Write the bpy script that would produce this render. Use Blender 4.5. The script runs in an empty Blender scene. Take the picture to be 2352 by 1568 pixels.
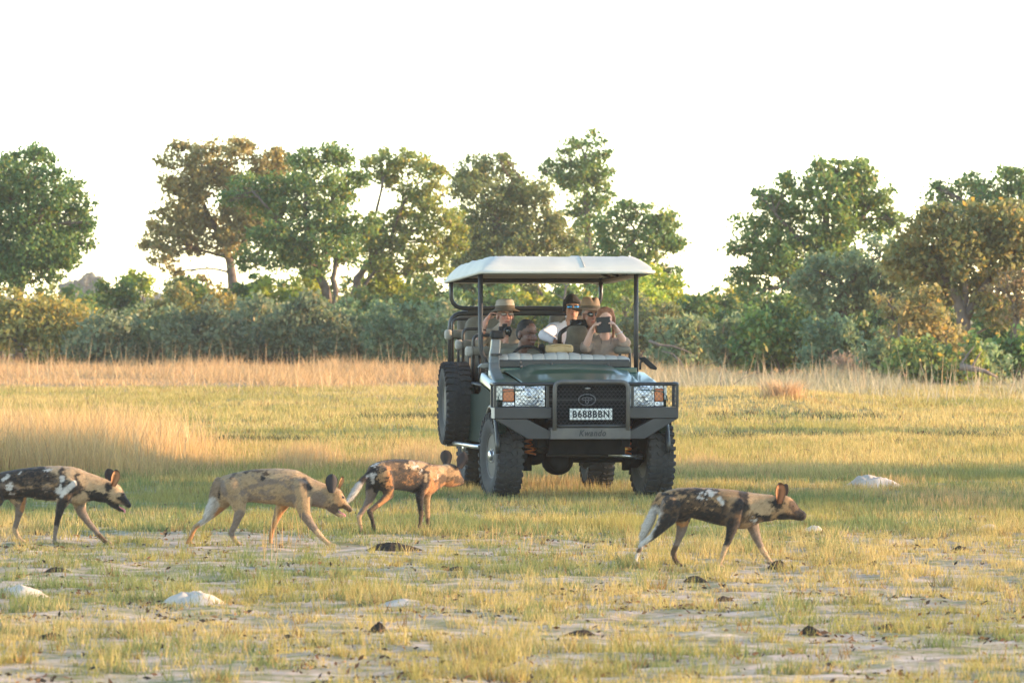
import bpy, math, random
import numpy as np
from mathutils import Vector, Matrix

SC = bpy.context.scene
COL = SC.collection
R = math.radians
F = 13067.0            # focal length of the 200 mm lens on a 2352 unit wide frame
EYE = 2.05             # camera height above the plain

# ------------------------------------------------------------------ camera
cd = bpy.data.cameras.new('camera'); cam = bpy.data.objects.new('camera', cd); COL.objects.link(cam)
cam.location = (0, 0, EYE); cam.rotation_euler = (R(90 - 0.412), 0, 0)
cd.lens = 200; cd.sensor_width = 36; cd.clip_start = 1; cd.clip_end = 9000
cd.dof.use_dof = True; cd.dof.focus_distance = 58.5; cd.dof.aperture_fstop = 8.0
SC.camera = cam

# ------------------------------------------------------------------ daylight: low sun on the right, slightly behind the subjects
SUN_AZ, SUN_EL = R(5), R(9.5)
w = bpy.data.worlds.new('World'); SC.world = w; w.use_nodes = True
wn = w.node_tree.nodes
sky = wn.new('ShaderNodeTexSky'); sky.sky_type = 'NISHITA'; sky.sun_disc = False
sky.sun_elevation = SUN_EL; sky.sun_rotation = R(90) - SUN_AZ
sky.air_density = 0.65; sky.dust_density = 0.0; sky.ozone_density = 1.2
warm = wn.new('ShaderNodeMix'); warm.data_type = 'RGBA'; warm.blend_type = 'MULTIPLY'; warm.inputs['Factor'].default_value = 1.0; warm.inputs['B'].default_value = (1.14, 1.0, 0.84, 1)
w.node_tree.links.new(sky.outputs[0], warm.inputs['A']); w.node_tree.links.new(warm.outputs['Result'], wn['Background'].inputs[0]); wn['Background'].inputs[1].default_value = 0.15
sd = bpy.data.lights.new('sun', 'SUN'); sun = bpy.data.objects.new('sun', sd); COL.objects.link(sun)
sd.energy = 2.6; sd.angle = R(0.6); sd.color = (1.0, 0.66, 0.38)
SUN_DIR = Vector((math.cos(SUN_AZ)*math.cos(SUN_EL), math.sin(SUN_AZ)*math.cos(SUN_EL), math.sin(SUN_EL)))
sun.rotation_euler = SUN_DIR.to_track_quat('Z', 'Y').to_euler(); sun.location = (40, 20, 30)
SC.view_settings.view_transform = 'Standard'; SC.view_settings.look = 'None'
SC.view_settings.exposure = 2.62; SC.view_settings.gamma = 1.0; SC.view_settings.use_curve_mapping = False
SC.cycles.max_bounces = 8; SC.cycles.volume_bounces = 1; SC.cycles.transparent_max_bounces = 8
SC.cycles.use_denoising = True

# ------------------------------------------------------------------ small helpers
def at(px, py, d):
    """the point seen at (px, py) of the 2352 wide photograph, d metres away"""
    return Vector(((px - 1176.0) * d / F, d, EYE + (690.0 - py) * d / F))
def gdist(py):
    return EYE * F / (py - 690.0)

def tag(o, label=None, cat=None, group=None, kind=None):
    if label: o['label'] = label
    if cat: o['category'] = cat
    if group: o['group'] = group
    if kind: o['kind'] = kind
    return o
def empty(name, loc, rz=0.0, parent=None):
    o = bpy.data.objects.new(name, None); COL.objects.link(o); o.empty_display_size = 0.2
    o.location = loc; o.rotation_euler = (0, 0, rz)
    if parent: o.parent = parent
    return o
def link(name, me, mat=None, parent=None):
    o = bpy.data.objects.new(name, me); COL.objects.link(o)
    if mat is not None and not me.materials: me.materials.append(mat)
    if parent: o.parent = parent
    return o
def mesh_np(name, verts, faces, smooth=False, col=None):
    """faces: int array (n,3) or (n,4) or list of such arrays"""
    verts = np.asarray(verts, dtype=np.float32)
    fl = faces if isinstance(faces, list) else [faces]
    me = bpy.data.meshes.new(name)
    me.vertices.add(len(verts)); me.vertices.foreach_set('co', verts.ravel())
    loops = np.concatenate([np.asarray(f, dtype=np.int32).ravel() for f in fl])
    tot = np.concatenate([np.full(len(f), np.asarray(f).shape[1], dtype=np.int32) for f in fl])
    me.loops.add(len(loops)); me.loops.foreach_set('vertex_index', loops)
    me.polygons.add(len(tot))
    st = np.concatenate([[0], np.cumsum(tot)[:-1]]).astype(np.int32)
    me.polygons.foreach_set('loop_start', st)
    me.polygons.foreach_set('use_smooth', np.full(len(tot), smooth))
    me.update(calc_edges=True); me.validate()
    if col is not None: set_col(me, col)
    return me
def set_col(me, col):
    a = me.color_attributes.new('tint', 'FLOAT_COLOR', 'POINT')
    c = np.ones((len(me.vertices), 4), dtype=np.float32); c[:, :3] = col
    a.data.foreach_set('color', c.ravel())
def get_co(me):
    a = np.empty(len(me.vertices) * 3, dtype=np.float32); me.vertices.foreach_get('co', a)
    return a.reshape(-1, 3)

# value noise -----------------------------------------------------------
def _h(ix, iy, iz, seed):
    n = (ix.astype(np.int64) * 374761393 + iy.astype(np.int64) * 668265263 + iz.astype(np.int64) * 2147483647 + seed * 974634343) & 0xffffffff
    n = ((n ^ (n >> 13)) * 1274126177) & 0xffffffff
    n = n ^ (n >> 16)
    return (n & 0xffffff) / float(0xffffff)
def vnoise(x, y, z=None, seed=0):
    x = np.asarray(x, dtype=np.float64); y = np.asarray(y, dtype=np.float64)
    z = np.zeros_like(x) if z is None else np.asarray(z, dtype=np.float64)
    ix, iy, iz = np.floor(x), np.floor(y), np.floor(z)
    fx, fy, fz = x - ix, y - iy, z - iz
    fx, fy, fz = [t * t * (3 - 2 * t) for t in (fx, fy, fz)]
    r = 0
    for dx in (0, 1):
        for dy in (0, 1):
            for dz in (0, 1):
                wgt = (fx if dx else 1 - fx) * (fy if dy else 1 - fy) * (fz if dz else 1 - fz)
                r = r + wgt * _h(ix + dx, iy + dy, iz + dz, seed)
    return r
def fbm(x, y, z=None, seed=0, octs=4, gain=0.5):
    s = 0; a = 1; t = 0; f = 1
    for i in range(octs):
        s = s + a * vnoise(np.asarray(x) * f, np.asarray(y) * f, None if z is None else np.asarray(z) * f, seed + i * 17)
        t += a; a *= gain; f *= 2.03
    return s / t
def sstep(a, b, x):
    t = np.clip((np.asarray(x, dtype=np.float64) - a) / (b - a), 0, 1); return t * t * (3 - 2 * t)
def mixc(a, b, t):
    t = np.asarray(t)[:, None]; return np.asarray(a) * (1 - t) + np.asarray(b) * t

# mesh builder ----------------------------------------------------------
class MB:
    def __init__(s): s.v = []; s.f = []
    def add(s, vs, fs):
        b = len(s.v); s.v += [tuple(v) for v in vs]; s.f += [tuple(b + i for i in f) for f in fs]; return s
    def box(s, c, sz, rot=None):
        hx, hy, hz = sz[0] / 2, sz[1] / 2, sz[2] / 2
        vs = [Vector((x, y, z)) for x in (-hx, hx) for y in (-hy, hy) for z in (-hz, hz)]
        if rot is not None: vs = [rot @ v for v in vs]
        c = Vector(c)
        return s.add([v + c for v in vs], [(0, 1, 3, 2), (4, 6, 7, 5), (0, 4, 5, 1), (2, 3, 7, 6), (0, 2, 6, 4), (1, 5, 7, 3)])
    def prism(s, poly, axis, a, b):
        """extrude a 2D polygon along axis (0 x: poly=(y,z); 1 y: poly=(x,z); 2 z: poly=(x,y)) from a to b"""
        n = len(poly)
        def P(p, t):
            return {0: (t, p[0], p[1]), 1: (p[0], t, p[1]), 2: (p[0], p[1], t)}[axis]
        vs = [P(p, a) for p in poly] + [P(p, b) for p in poly]
        fs = [tuple(range(n))[::-1], tuple(range(n, 2 * n))] + [(i, (i + 1) % n, n + (i + 1) % n, n + i) for i in range(n)]
        return s.add(vs, fs)
    def tube(s, pts, r, seg=8, closed=False, sq=1.0):
        pts = [Vector(p) for p in pts]; n = len(pts)
        rs = list(r) if hasattr(r, '__len__') else [r] * n
        vs = []; up = None
        for i, p in enumerate(pts):
            if closed: d = pts[(i + 1) % n] - pts[i - 1]
            else: d = pts[min(i + 1, n - 1)] - pts[max(i - 1, 0)]
            d = d.normalized() if d.length > 1e-9 else Vector((0, 0, 1))
            if up is None:
                up = Vector((0, 0, 1)) if abs(d.z) < 0.9 else Vector((0, 1, 0))
            u = (up - d * up.dot(d))
            u = u.normalized() if u.length > 1e-6 else d.orthogonal().normalized()
            up = u; v = d.cross(u)
            for k in range(seg):
                a = 2 * math.pi * k / seg
                vs.append(p + (u * math.cos(a) + v * math.sin(a) * sq) * rs[i])
        fs = []
        m = n if closed else n - 1
        for i in range(m):
            j = (i + 1) % n
            for k in range(seg):
                l = (k + 1) % seg
                fs.append((i * seg + k, i * seg + l, j * seg + l, j * seg + k))
        if not closed:
            fs.append(tuple(range(seg))[::-1]); fs.append(tuple((n - 1) * seg + k for k in range(seg)))
        return s.add(vs, fs)
    def ellipsoid(s, c, r, rot=None, nu=12, nv=8):
        c = Vector(c); vs = []; fs = []
        for j in range(1, nv):
            t = math.pi * j / nv
            for i in range(nu):
                a = 2 * math.pi * i / nu
                p = Vector((r[0] * math.sin(t) * math.cos(a), r[1] * math.sin(t) * math.sin(a), r[2] * math.cos(t)))
                vs.append((rot @ p if rot is not None else p) + c)
        for e in (1, -1):
            p = Vector((0, 0, r[2] * e)); vs.append((rot @ p if rot is not None else p) + c)
        T = len(vs) - 2
        for j in range(nv - 2):
            for i in range(nu):
                k = (i + 1) % nu
                fs.append((j * nu + i, (j + 1) * nu + i, (j + 1) * nu + k, j * nu + k))
        for i in range(nu):
            k = (i + 1) % nu
            fs.append((T, i, k)); fs.append((T + 1, (nv - 2) * nu + k, (nv - 2) * nu + i))
        return s.add(vs, fs)
    def capsule(s, p0, p1, r0, r1, seg=10):
        p0, p1 = Vector(p0), Vector(p1); d = p1 - p0
        if d.length < 1e-6: return s.ellipsoid(p0, (r0, r0, r0))
        d.normalize(); pts = []; rs = []
        for k in range(1, 5):
            a = math.pi / 2 * k / 4.0
            pts.append(p0 - d * r0 * math.cos(a)); rs.append(max(r0 * math.sin(a), 1e-4))
        for k in range(0, 4):
            a = math.pi / 2 * k / 4.0
            pts.append(p1 + d * r1 * math.sin(a)); rs.append(max(r1 * math.cos(a), 1e-4))
        return s.tube(pts, rs, seg)
    def chain(s, pts, rs, seg=10):
        for i in range(len(pts) - 1): s.capsule(pts[i], pts[i + 1], rs[i], rs[i + 1], seg)
        return s
    def lathe(s, prof, axis=0, seg=32, c=(0, 0, 0), closed=False):
        """prof: list of (radius, along); revolved about axis"""
        c = Vector(c); n = len(prof); vs = []; fs = []
        for (r, t) in prof:
            for k in range(seg):
                a = 2 * math.pi * k / seg; u, v = r * math.cos(a), r * math.sin(a)
                vs.append(c + Vector({0: (t, u, v), 1: (u, t, v), 2: (u, v, t)}[axis]))
        m = n if closed else n - 1
        for i in range(m):
            j = (i + 1) % n
            for k in range(seg):
                l = (k + 1) % seg
                fs.append((i * seg + k, i * seg + l, j * seg + l, j * seg + k))
        if not closed:
            fs.append(tuple(range(seg))[::-1]); fs.append(tuple((n - 1) * seg + k for k in range(seg)))
        return s.add(vs, fs)
    def grid(s, fn, nu, nv):
        vs = [fn(i / nu, j / nv) for j in range(nv + 1) for i in range(nu + 1)]
        fs = [(j * (nu + 1) + i, j * (nu + 1) + i + 1, (j + 1) * (nu + 1) + i + 1, (j + 1) * (nu + 1) + i) for j in range(nv) for i in range(nu)]
        return s.add(vs, fs)
    def loft(s, rings):
        n = len(rings[0]); vs = [p for r in rings for p in r]; fs = []
        for i in range(len(rings) - 1):
            for k in range(n):
                l = (k + 1) % n
                fs.append((i * n + k, i * n + l, (i + 1) * n + l, (i + 1) * n + k))
        fs.append(tuple(range(n))[::-1]); fs.append(tuple((len(rings) - 1) * n + k for k in range(n)))
        return s.add(vs, fs)
    def mesh(s, name, smooth=False):
        me = bpy.data.meshes.new(name); me.from_pydata(s.v, [], s.f)
        import bmesh
        bm = bmesh.new(); bm.from_mesh(me); bmesh.ops.recalc_face_normals(bm, faces=bm.faces); bm.to_mesh(me); bm.free()
        if smooth:
            me.polygons.foreach_set('use_smooth', [True] * len(me.polygons))
        me.update(); return me
    def build(s, name, mat, parent=None, smooth=False, bevel=0.0, solid=0.0, subsurf=0):
        o = link(name, s.mesh(name, smooth), mat, parent)
        if solid: m = o.modifiers.new('solid', 'SOLIDIFY'); m.thickness = solid; m.offset = 0
        if bevel: m = o.modifiers.new('bevel', 'BEVEL'); m.width = bevel; m.segments = 2; m.limit_method = 'ANGLE'; m.angle_limit = R(40)
        if subsurf: m = o.modifiers.new('sub', 'SUBSURF'); m.levels = subsurf; m.render_levels = subsurf
        if smooth == 'auto' or (smooth and (bevel or solid)):
            pass
        return o

def remesh(mb, voxel, smooth=4, name='body', fac=0.5):
    """union of the overlapping closed shapes in mb as one continuous surface"""
    me = mb.mesh('tmp'); o = bpy.data.objects.new('tmp', me); COL.objects.link(o)
    m = o.modifiers.new('r', 'REMESH'); m.mode = 'VOXEL'; m.voxel_size = voxel; m.use_smooth_shade = True
    if smooth:
        m = o.modifiers.new('s', 'SMOOTH'); m.factor = fac; m.iterations = smooth
    dg = bpy.context.evaluated_depsgraph_get(); dg.update()
    out = bpy.data.meshes.new_from_object(o.evaluated_get(dg)); out.name = name
    bpy.data.objects.remove(o); bpy.data.meshes.remove(me)
    out.materials.clear()
    return out
def arrays(me):
    v = get_co(me); me.calc_loop_triangles()
    t = np.empty(len(me.loop_triangles) * 3, dtype=np.int32); me.loop_triangles.foreach_get('vertices', t)
    return v, t.reshape(-1, 3)
def join_arrays(parts):
    vs, fs, cs, b = [], [], [], 0
    for v, f, c in parts:
        vs.append(v); fs.append(np.asarray(f) + b); cs.append(c); b += len(v)
    return np.concatenate(vs), np.concatenate(fs), np.concatenate(cs)

def rounded(pts, rad, n=5, closed=False):
    """polyline with rounded corners"""
    pts = [Vector(p) for p in pts]; out = []; N = len(pts)
    for i, p in enumerate(pts):
        if not closed and i in (0, N - 1): out.append(p); continue
        a, b = pts[i - 1], pts[(i + 1) % N]
        da, db = (a - p), (b - p)
        r = min(rad, da.length * 0.45, db.length * 0.45)
        p0, p1 = p + da.normalized() * r, p + db.normalized() * r
        for k in range(n + 1):
            t = k / n; out.append(p0 * (1 - t) ** 2 + p * 2 * t * (1 - t) + p1 * t * t)
    return out

# ------------------------------------------------------------------ materials
def new_mat(name):
    m = bpy.data.materials.new(name); m.use_nodes = True
    nt = m.node_tree; return m, nt, nt.nodes, nt.links, nt.nodes['Principled BSDF']
def simple(name, col, rough=0.6, metal=0.0, var=0.15, scale=12.0, bump=0.0, spec=0.5, dust=0.0, coat=0.0, alpha=None):
    m, nt, n, l, b = new_mat(name)
    tc = n.new('ShaderNodeTexCoord'); nz = n.new('ShaderNodeTexNoise'); nz.inputs['Scale'].default_value = scale; nz.inputs['Detail'].default_value = 6
    l.new(tc.outputs['Object'], nz.inputs['Vector'])
    mx = n.new('ShaderNodeMix'); mx.data_type = 'RGBA'
    c = Vector(col[:3])
    mx.inputs['A'].default_value = (*(c * (1 - var)), 1); mx.inputs['B'].default_value = (*(c * (1 + var)), 1)
    mr = n.new('ShaderNodeMapRange'); mr.inputs[1].default_value = 0.3; mr.inputs[2].default_value = 0.7
    l.new(nz.outputs[0], mr.inputs[0]); l.new(mr.outputs[0], mx.inputs['Factor'])
    out = mx.outputs['Result']
    if dust:
        n2 = n.new('ShaderNodeTexNoise'); n2.inputs['Scale'].default_value = 3.0; n2.inputs['Detail'].default_value = 8
        l.new(tc.outputs['Object'], n2.inputs['Vector'])
        r2 = n.new('ShaderNodeMapRange'); r2.inputs[1].default_value = 0.35; r2.inputs[2].default_value = 0.75; r2.inputs[4].default_value = dust
        l.new(n2.outputs[0], r2.inputs[0])
        m2 = n.new('ShaderNodeMix'); m2.data_type = 'RGBA'; l.new(r2.outputs[0], m2.inputs['Factor'])
        l.new(out, m2.inputs['A']); m2.inputs['B'].default_value = (0.30, 0.24, 0.18, 1); out = m2.outputs['Result']
        rr = n.new('ShaderNodeMath'); rr.operation = 'MULTIPLY_ADD'; rr.inputs[1].default_value = 0.6; rr.inputs[2].default_value = rough
        l.new(r2.outputs[0], rr.inputs[0]); l.new(rr.outputs[0], b.inputs['Roughness'])
    else:
        b.inputs['Roughness'].default_value = rough
    l.new(out, b.inputs['Base Color'])
    b.inputs['Metallic'].default_value = metal; b.inputs['Specular IOR Level'].default_value = spec
    b.inputs['Coat Weight'].default_value = coat; b.inputs['Coat Roughness'].default_value = 0.12
    if bump:
        bp = n.new('ShaderNodeBump'); bp.inputs['Strength'].default_value = bump; bp.inputs['Distance'].default_value = 0.02
        l.new(nz.outputs[0], bp.inputs['Height']); l.new(bp.outputs[0], b.inputs['Normal'])
    return m
def tinted(name, rough=0.7, trans=0.0, spec=0.3, bump=0.0, scale=60, gain=1.0, sheen=0.0):
    """colour comes from the mesh's own 'tint' attribute (coat pattern, leaf colour); optional light passing through"""
    m, nt, n, l, b = new_mat(name)
    at_ = n.new('ShaderNodeAttribute'); at_.attribute_name = 'tint'; at_.attribute_type = 'GEOMETRY'
    src = at_.outputs['Color']
    l.new(src, b.inputs['Base Color']); b.inputs['Roughness'].default_value = rough; b.inputs['Specular IOR Level'].default_value = spec
    if sheen: b.inputs['Sheen Weight'].default_value = sheen
    if bump:
        tc = n.new('ShaderNodeTexCoord'); nz = n.new('ShaderNodeTexNoise'); nz.inputs['Scale'].default_value = scale; nz.inputs['Detail'].default_value = 5
        l.new(tc.outputs['Object'], nz.inputs['Vector'])
        bp = n.new('ShaderNodeBump'); bp.inputs['Strength'].default_value = bump; bp.inputs['Distance'].default_value = 0.01
        l.new(nz.outputs[0], bp.inputs['Height']); l.new(bp.outputs[0], b.inputs['Normal'])
    if trans:
        t = n.new('ShaderNodeBsdfTranslucent'); ms = n.new('ShaderNodeMixShader'); ms.inputs[0].default_value = trans
        hs = n.new('ShaderNodeHueSaturation'); hs.inputs['Saturation'].default_value = 1.15; hs.inputs['Value'].default_value = 1.25
        l.new(src, hs.inputs['Color']); l.new(hs.outputs[0], t.inputs[0])
        l.new(b.outputs[0], ms.inputs[1]); l.new(t.outputs[0], ms.inputs[2])
        l.new(ms.outputs[0], n['Material Output'].inputs[0])
    return m

MAT = {}
MAT['leaf'] = tinted('leaf', rough=0.55, trans=0.45, spec=0.35)
MAT['blade'] = tinted('grass_blade', rough=0.6, trans=0.40, spec=0.25)
MAT['coat'] = tinted('animal_coat', rough=0.75, spec=0.2, bump=0.25, scale=90, sheen=0.15)
MAT['ear'] = tinted('thin_ear', rough=0.7, trans=0.35, spec=0.2)
MAT['skin'] = tinted('skin', rough=0.5, spec=0.4)
MAT['bark'] = simple('bark', (0.13, 0.10, 0.078), rough=0.9, var=0.35, scale=5, bump=0.6, spec=0.2)
MAT['dead_wood'] = simple('dead_wood', (0.17, 0.135, 0.11), rough=0.9, var=0.3, scale=6, bump=0.5, spec=0.2)
HAZE = 0.00017
# ------------------------------------------------------------------ the plain
def hgt(x, y):
    x = np.asarray(x, dtype=np.float64); y = np.asarray(y, dtype=np.float64)
    near = 1 - sstep(90, 160, y)
    h = near * (0.060 * (fbm(x / 0.40, y / 0.45, seed=3, octs=3) - 0.5) + 0.03 * (fbm(x / 5, y / 7, seed=5, octs=2) - 0.5))
    # low rise of turf to the right of the vehicle, in front of the far grass
    h = h + 0.30 * np.exp(-((x - 4.3) / 2.6) ** 2 - ((y - 112) / 7.0) ** 2)
    return h
def axis_pts(lo, hi, step, far, n):
    a = np.arange(lo, hi + step / 2, step)
    g = (np.geomspace(1, 1 + far, n) - 1)[1:]
    return a, g
ax, g = axis_pts(-9, 9, 0.13, 2600, 34); xs = np.concatenate([(-9 - g)[::-1], ax, 9 + g])
ay = np.concatenate([np.arange(27, 66, 0.15), np.arange(66, 75, .3), np.arange(75, 160, 0.7)])
g1 = (np.geomspace(1, 60, 12) - 1)[1:]; g2 = (np.geomspace(1, 4200, 40) - 1)[1:]
ys = np.concatenate([(27 - g1)[::-1], ay, 160 + g2])
GX, GY = np.meshgrid(xs, ys); gv = np.stack([GX.ravel(), GY.ravel(), hgt(GX.ravel(), GY.ravel())], 1)
ni, nj = len(xs), len(ys)
idx = np.arange(ni * nj).reshape(nj, ni)
gf = np.stack([idx[:-1, :-1].ravel(), idx[:-1, 1:].ravel(), idx[1:, 1:].ravel(), idx[1:, :-1].ravel()], 1)

def ground_material():
    m, nt, n, l, b = new_mat('ground')
    tc = n.new('ShaderNodeTexCoord'); P = tc.outputs['Object']
    def noise(scale, detail=6, rough=0.55, sc=(1, 1, 1)):
        mp = n.new('ShaderNodeMapping'); mp.inputs['Scale'].default_value = sc; l.new(P, mp.inputs[0])
        z = n.new('ShaderNodeTexNoise'); z.inputs['Scale'].default_value = scale; z.inputs['Detail'].default_value = detail; z.inputs['Roughness'].default_value = rough
        l.new(mp.outputs[0], z.inputs['Vector']); return z.outputs[0]
    def rng_(src, a, c, o0=0.0, o1=1.0):
        r = n.new('ShaderNodeMapRange'); r.inputs[1].default_value = a; r.inputs[2].default_value = c; r.inputs[3].default_value = o0; r.inputs[4].default_value = o1
        l.new(src, r.inputs[0]); return r.outputs[0]
    def mix(a, c, f):
        x = n.new('ShaderNodeMix'); x.data_type = 'RGBA'
        for s_, v in (('A', a), ('B', c)):
            if isinstance(v, tuple): x.inputs[s_].default_value = (*v, 1)
            else: l.new(v, x.inputs[s_])
        l.new(f, x.inputs['Factor']); return x.outputs['Result']
    sp = n.new('ShaderNodeSeparateXYZ'); l.new(P, sp.inputs[0])
    sand = mix((0.55, 0.44, 0.345), (0.36, 0.285, 0.225), rng_(noise(2.2), 0.35, 0.65))
    mud = mix(sand, (0.10, 0.075, 0.055), rng_(noise(2.6, 8, 0.65), 0.55, 0.68))
    litter = mix(mud, (0.20, 0.19, 0.075), rng_(noise(3.2, 9, 0.7), 0.42, 0.60))
    far_grass = mix((0.26, 0.22, 0.085), (0.15, 0.16, 0.055), rng_(noise(0.25, 6, 0.6, (1, 0.35, 1)), 0.4, 0.65))
    far_grass = mix(far_grass, (0.32, 0.27, 0.20), rng_(noise(0.6, 7, 0.6), 0.62, 0.72))
    c = mix(litter, far_grass, rng_(sp.outputs[1], 50, 72))
    dry = mix((0.36, 0.25, 0.12), (0.26, 0.20, 0.10), noise(0.4))
    c = mix(c, dry, rng_(sp.outputs[1], 112, 135))
    l.new(c, b.inputs['Base Color']); b.inputs['Roughness'].default_value = 0.95; b.inputs['Specular IOR Level'].default_value = 0.1
    bp = n.new('ShaderNodeBump'); bp.inputs['Strength'].default_value = 0.5; bp.inputs['Distance'].default_value = 0.03
    l.new(noise(9, 8, 0.65), bp.inputs['Height']); l.new(bp.outputs[0], b.inputs['Normal'])
    return m
MAT['ground'] = ground_material()
ground = link('ground', mesh_np('ground', gv, gf, True), MAT['ground']); tag(ground, 'flat sandy grassland plain running to the tree line', 'ground', kind='structure')

# ------------------------------------------------------------------ grass
rg = np.random.default_rng(11)
def blades(name, P, h, wd, lean, col, mat='blade', segs=1, leandir=None):
    n = len(P); z = hgt(P[:, 0], P[:, 1]) - 0.006
    a = rg.uniform(0, 2 * np.pi, n); wv = np.stack([np.cos(a), np.sin(a), np.zeros(n)], 1) * (wd / 2)[:, None]
    la = rg.uniform(0, 2 * np.pi, n) if leandir is None else leandir
    lv = np.stack([np.cos(la), np.sin(la), np.zeros(n)], 1) * (lean * h)[:, None]
    B = np.stack([P[:, 0], P[:, 1], z], 1); up = np.zeros((n, 3)); up[:, 2] = h
    c = col
    if segs == 1:
        v = np.stack([B - wv, B + wv, B + lv + up], 1).reshape(-1, 3)
        f = np.arange(3 * n).reshape(n, 3); cc = np.repeat(c, 3, 0)
    else:
        mid = B + lv * 0.3 + up * 0.6; tip = B + lv + up
        v = np.stack([B - wv, B + wv, mid + wv * 0.7, mid - wv * 0.7, tip], 1).reshape(-1, 3)
        i = np.arange(n)[:, None] * 5
        f = np.concatenate([i + [[0, 1, 2]], i + [[0, 2, 3]], i + [[3, 2, 4]]]); cc = np.repeat(c, 5, 0)
    return v, f, cc
def build_grass(name, parts, label, cat='grass'):
    v, f, c = join_arrays(parts)
    o = link(name, mesh_np(name, v, f, False, c), MAT['blade']); return tag(o, label, cat, kind='stuff')
def spread(n, y0, y1, margin=1.22, power=1.0):
    y = y0 + (y1 - y0) * rg.random(n) ** power
    x = rg.uniform(-1, 1, n) * (0.09 * y * margin + 0.7)
    return np.stack([x, y], 1)
def tufts(n_tuft, per, y0, y1, mask, hfun, sig=0.03):
    T = spread(n_tuft, y0, y1); m = mask(T[:, 0], T[:, 1]); T = T[rg.random(len(T)) < m]
    hs = hfun(T[:, 0], T[:, 1]) * rg.uniform(0.55, 1.25, len(T))
    P = np.repeat(T, per, 0) + rg.normal(0, sig, (len(T) * per, 2)); h = np.repeat(hs, per) * rg.uniform(0.5, 1.1, len(P))
    tid = np.repeat(rg.random((len(T), 3)), per, 0)
    return P, h, tid
GREEN = np.array([0.150, 0.180, 0.068]); LIME = np.array([0.290, 0.250, 0.085]); STRAW = np.array([0.46, 0.345, 0.150]); RUST = np.array([0.20, 0.10, 0.045]); DRY = np.array([0.50, 0.33, 0.16])
def grass_col(P, tid, green_bias):
    n1 = fbm(P[:, 0] / 0.9, P[:, 1] / 1.6, seed=31, octs=3); n2 = fbm(P[:, 0] / 2.4, P[:, 1] / 4, seed=41, octs=3)
    c = mixc(LIME, GREEN, sstep(0.45, 0.70, n1 + green_bias + 0.25 * (tid[:, 0] - 0.5)))
    c = mixc(c, STRAW, sstep(0.50, 0.72, n2 - green_bias * 0.6 + 0.5 * (tid[:, 1] - 0.5)) * 0.85)
    c = mixc(c, RUST, (tid[:, 2] > 0.93) * 0.75)
    return c * rg.uniform(0.75, 1.25, (len(P), 1))
def bare(x, y):
    """1 where turf grows, 0 on the bare sandy pans"""
    return sstep(0.45, 0.58, fbm(x / 0.26, y / 0.30, seed=51, octs=3) * 0.62 + 0.38 * fbm(x / 2.2, y / 2.6, seed=57, octs=3))
parts = []
# near, patchy turf
P, h, t = tufts(46000, 9, 28, 52, lambda x, y: bare(x, y) * 0.90 + 0.07, lambda x, y: 0.028 + 0.10 * sstep(.46, .72, fbm(x / .30, y / .34, seed=61, octs=3)) + .02 * bare(x, y), 0.028)
parts.append(blades('g', P, h, np.full(len(P), 0.0065), rg.uniform(0.1, 0.75, len(P)), grass_col(P, t, 0.055 + 0.05 * sstep(40, 50, P[:, 1]))))
# denser turf round the vehicle, the shaded strip's green put into its colour
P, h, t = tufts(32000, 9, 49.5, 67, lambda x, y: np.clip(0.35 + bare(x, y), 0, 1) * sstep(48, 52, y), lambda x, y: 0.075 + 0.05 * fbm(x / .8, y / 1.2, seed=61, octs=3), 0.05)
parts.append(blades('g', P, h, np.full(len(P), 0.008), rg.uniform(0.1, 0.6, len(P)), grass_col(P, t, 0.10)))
# yellow turf behind it
P, h, t = tufts(24000, 8, 65, 84, lambda x, y: np.clip(0.45 + bare(x * .6, y * .6), 0, 1), lambda x, y: 0.085 + 0.07 * fbm(x / 1.2, y / 2, seed=63, octs=3), 0.07)
parts.append(blades('g', P, h, np.full(len(P), 0.011), rg.uniform(0.1, 0.6, len(P)), grass_col(P, t, -0.14)))
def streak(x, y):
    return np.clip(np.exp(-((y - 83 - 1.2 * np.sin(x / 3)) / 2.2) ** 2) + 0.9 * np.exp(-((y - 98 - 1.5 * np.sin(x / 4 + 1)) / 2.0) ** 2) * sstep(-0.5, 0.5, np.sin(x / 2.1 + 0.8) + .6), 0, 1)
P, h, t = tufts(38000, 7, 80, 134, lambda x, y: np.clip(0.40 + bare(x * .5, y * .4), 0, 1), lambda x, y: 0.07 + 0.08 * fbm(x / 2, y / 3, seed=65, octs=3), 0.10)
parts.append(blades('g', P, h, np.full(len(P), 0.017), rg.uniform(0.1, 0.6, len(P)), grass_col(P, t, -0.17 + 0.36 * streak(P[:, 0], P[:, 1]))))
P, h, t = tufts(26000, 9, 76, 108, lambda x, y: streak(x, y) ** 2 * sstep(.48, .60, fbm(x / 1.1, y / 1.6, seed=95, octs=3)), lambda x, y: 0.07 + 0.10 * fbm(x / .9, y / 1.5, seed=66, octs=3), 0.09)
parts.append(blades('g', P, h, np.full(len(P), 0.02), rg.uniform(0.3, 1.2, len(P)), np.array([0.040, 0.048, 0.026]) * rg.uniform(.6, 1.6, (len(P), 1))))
build_grass('short_grass', parts, 'short patchy green and yellow grass covering the plain', 'short grass')
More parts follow.
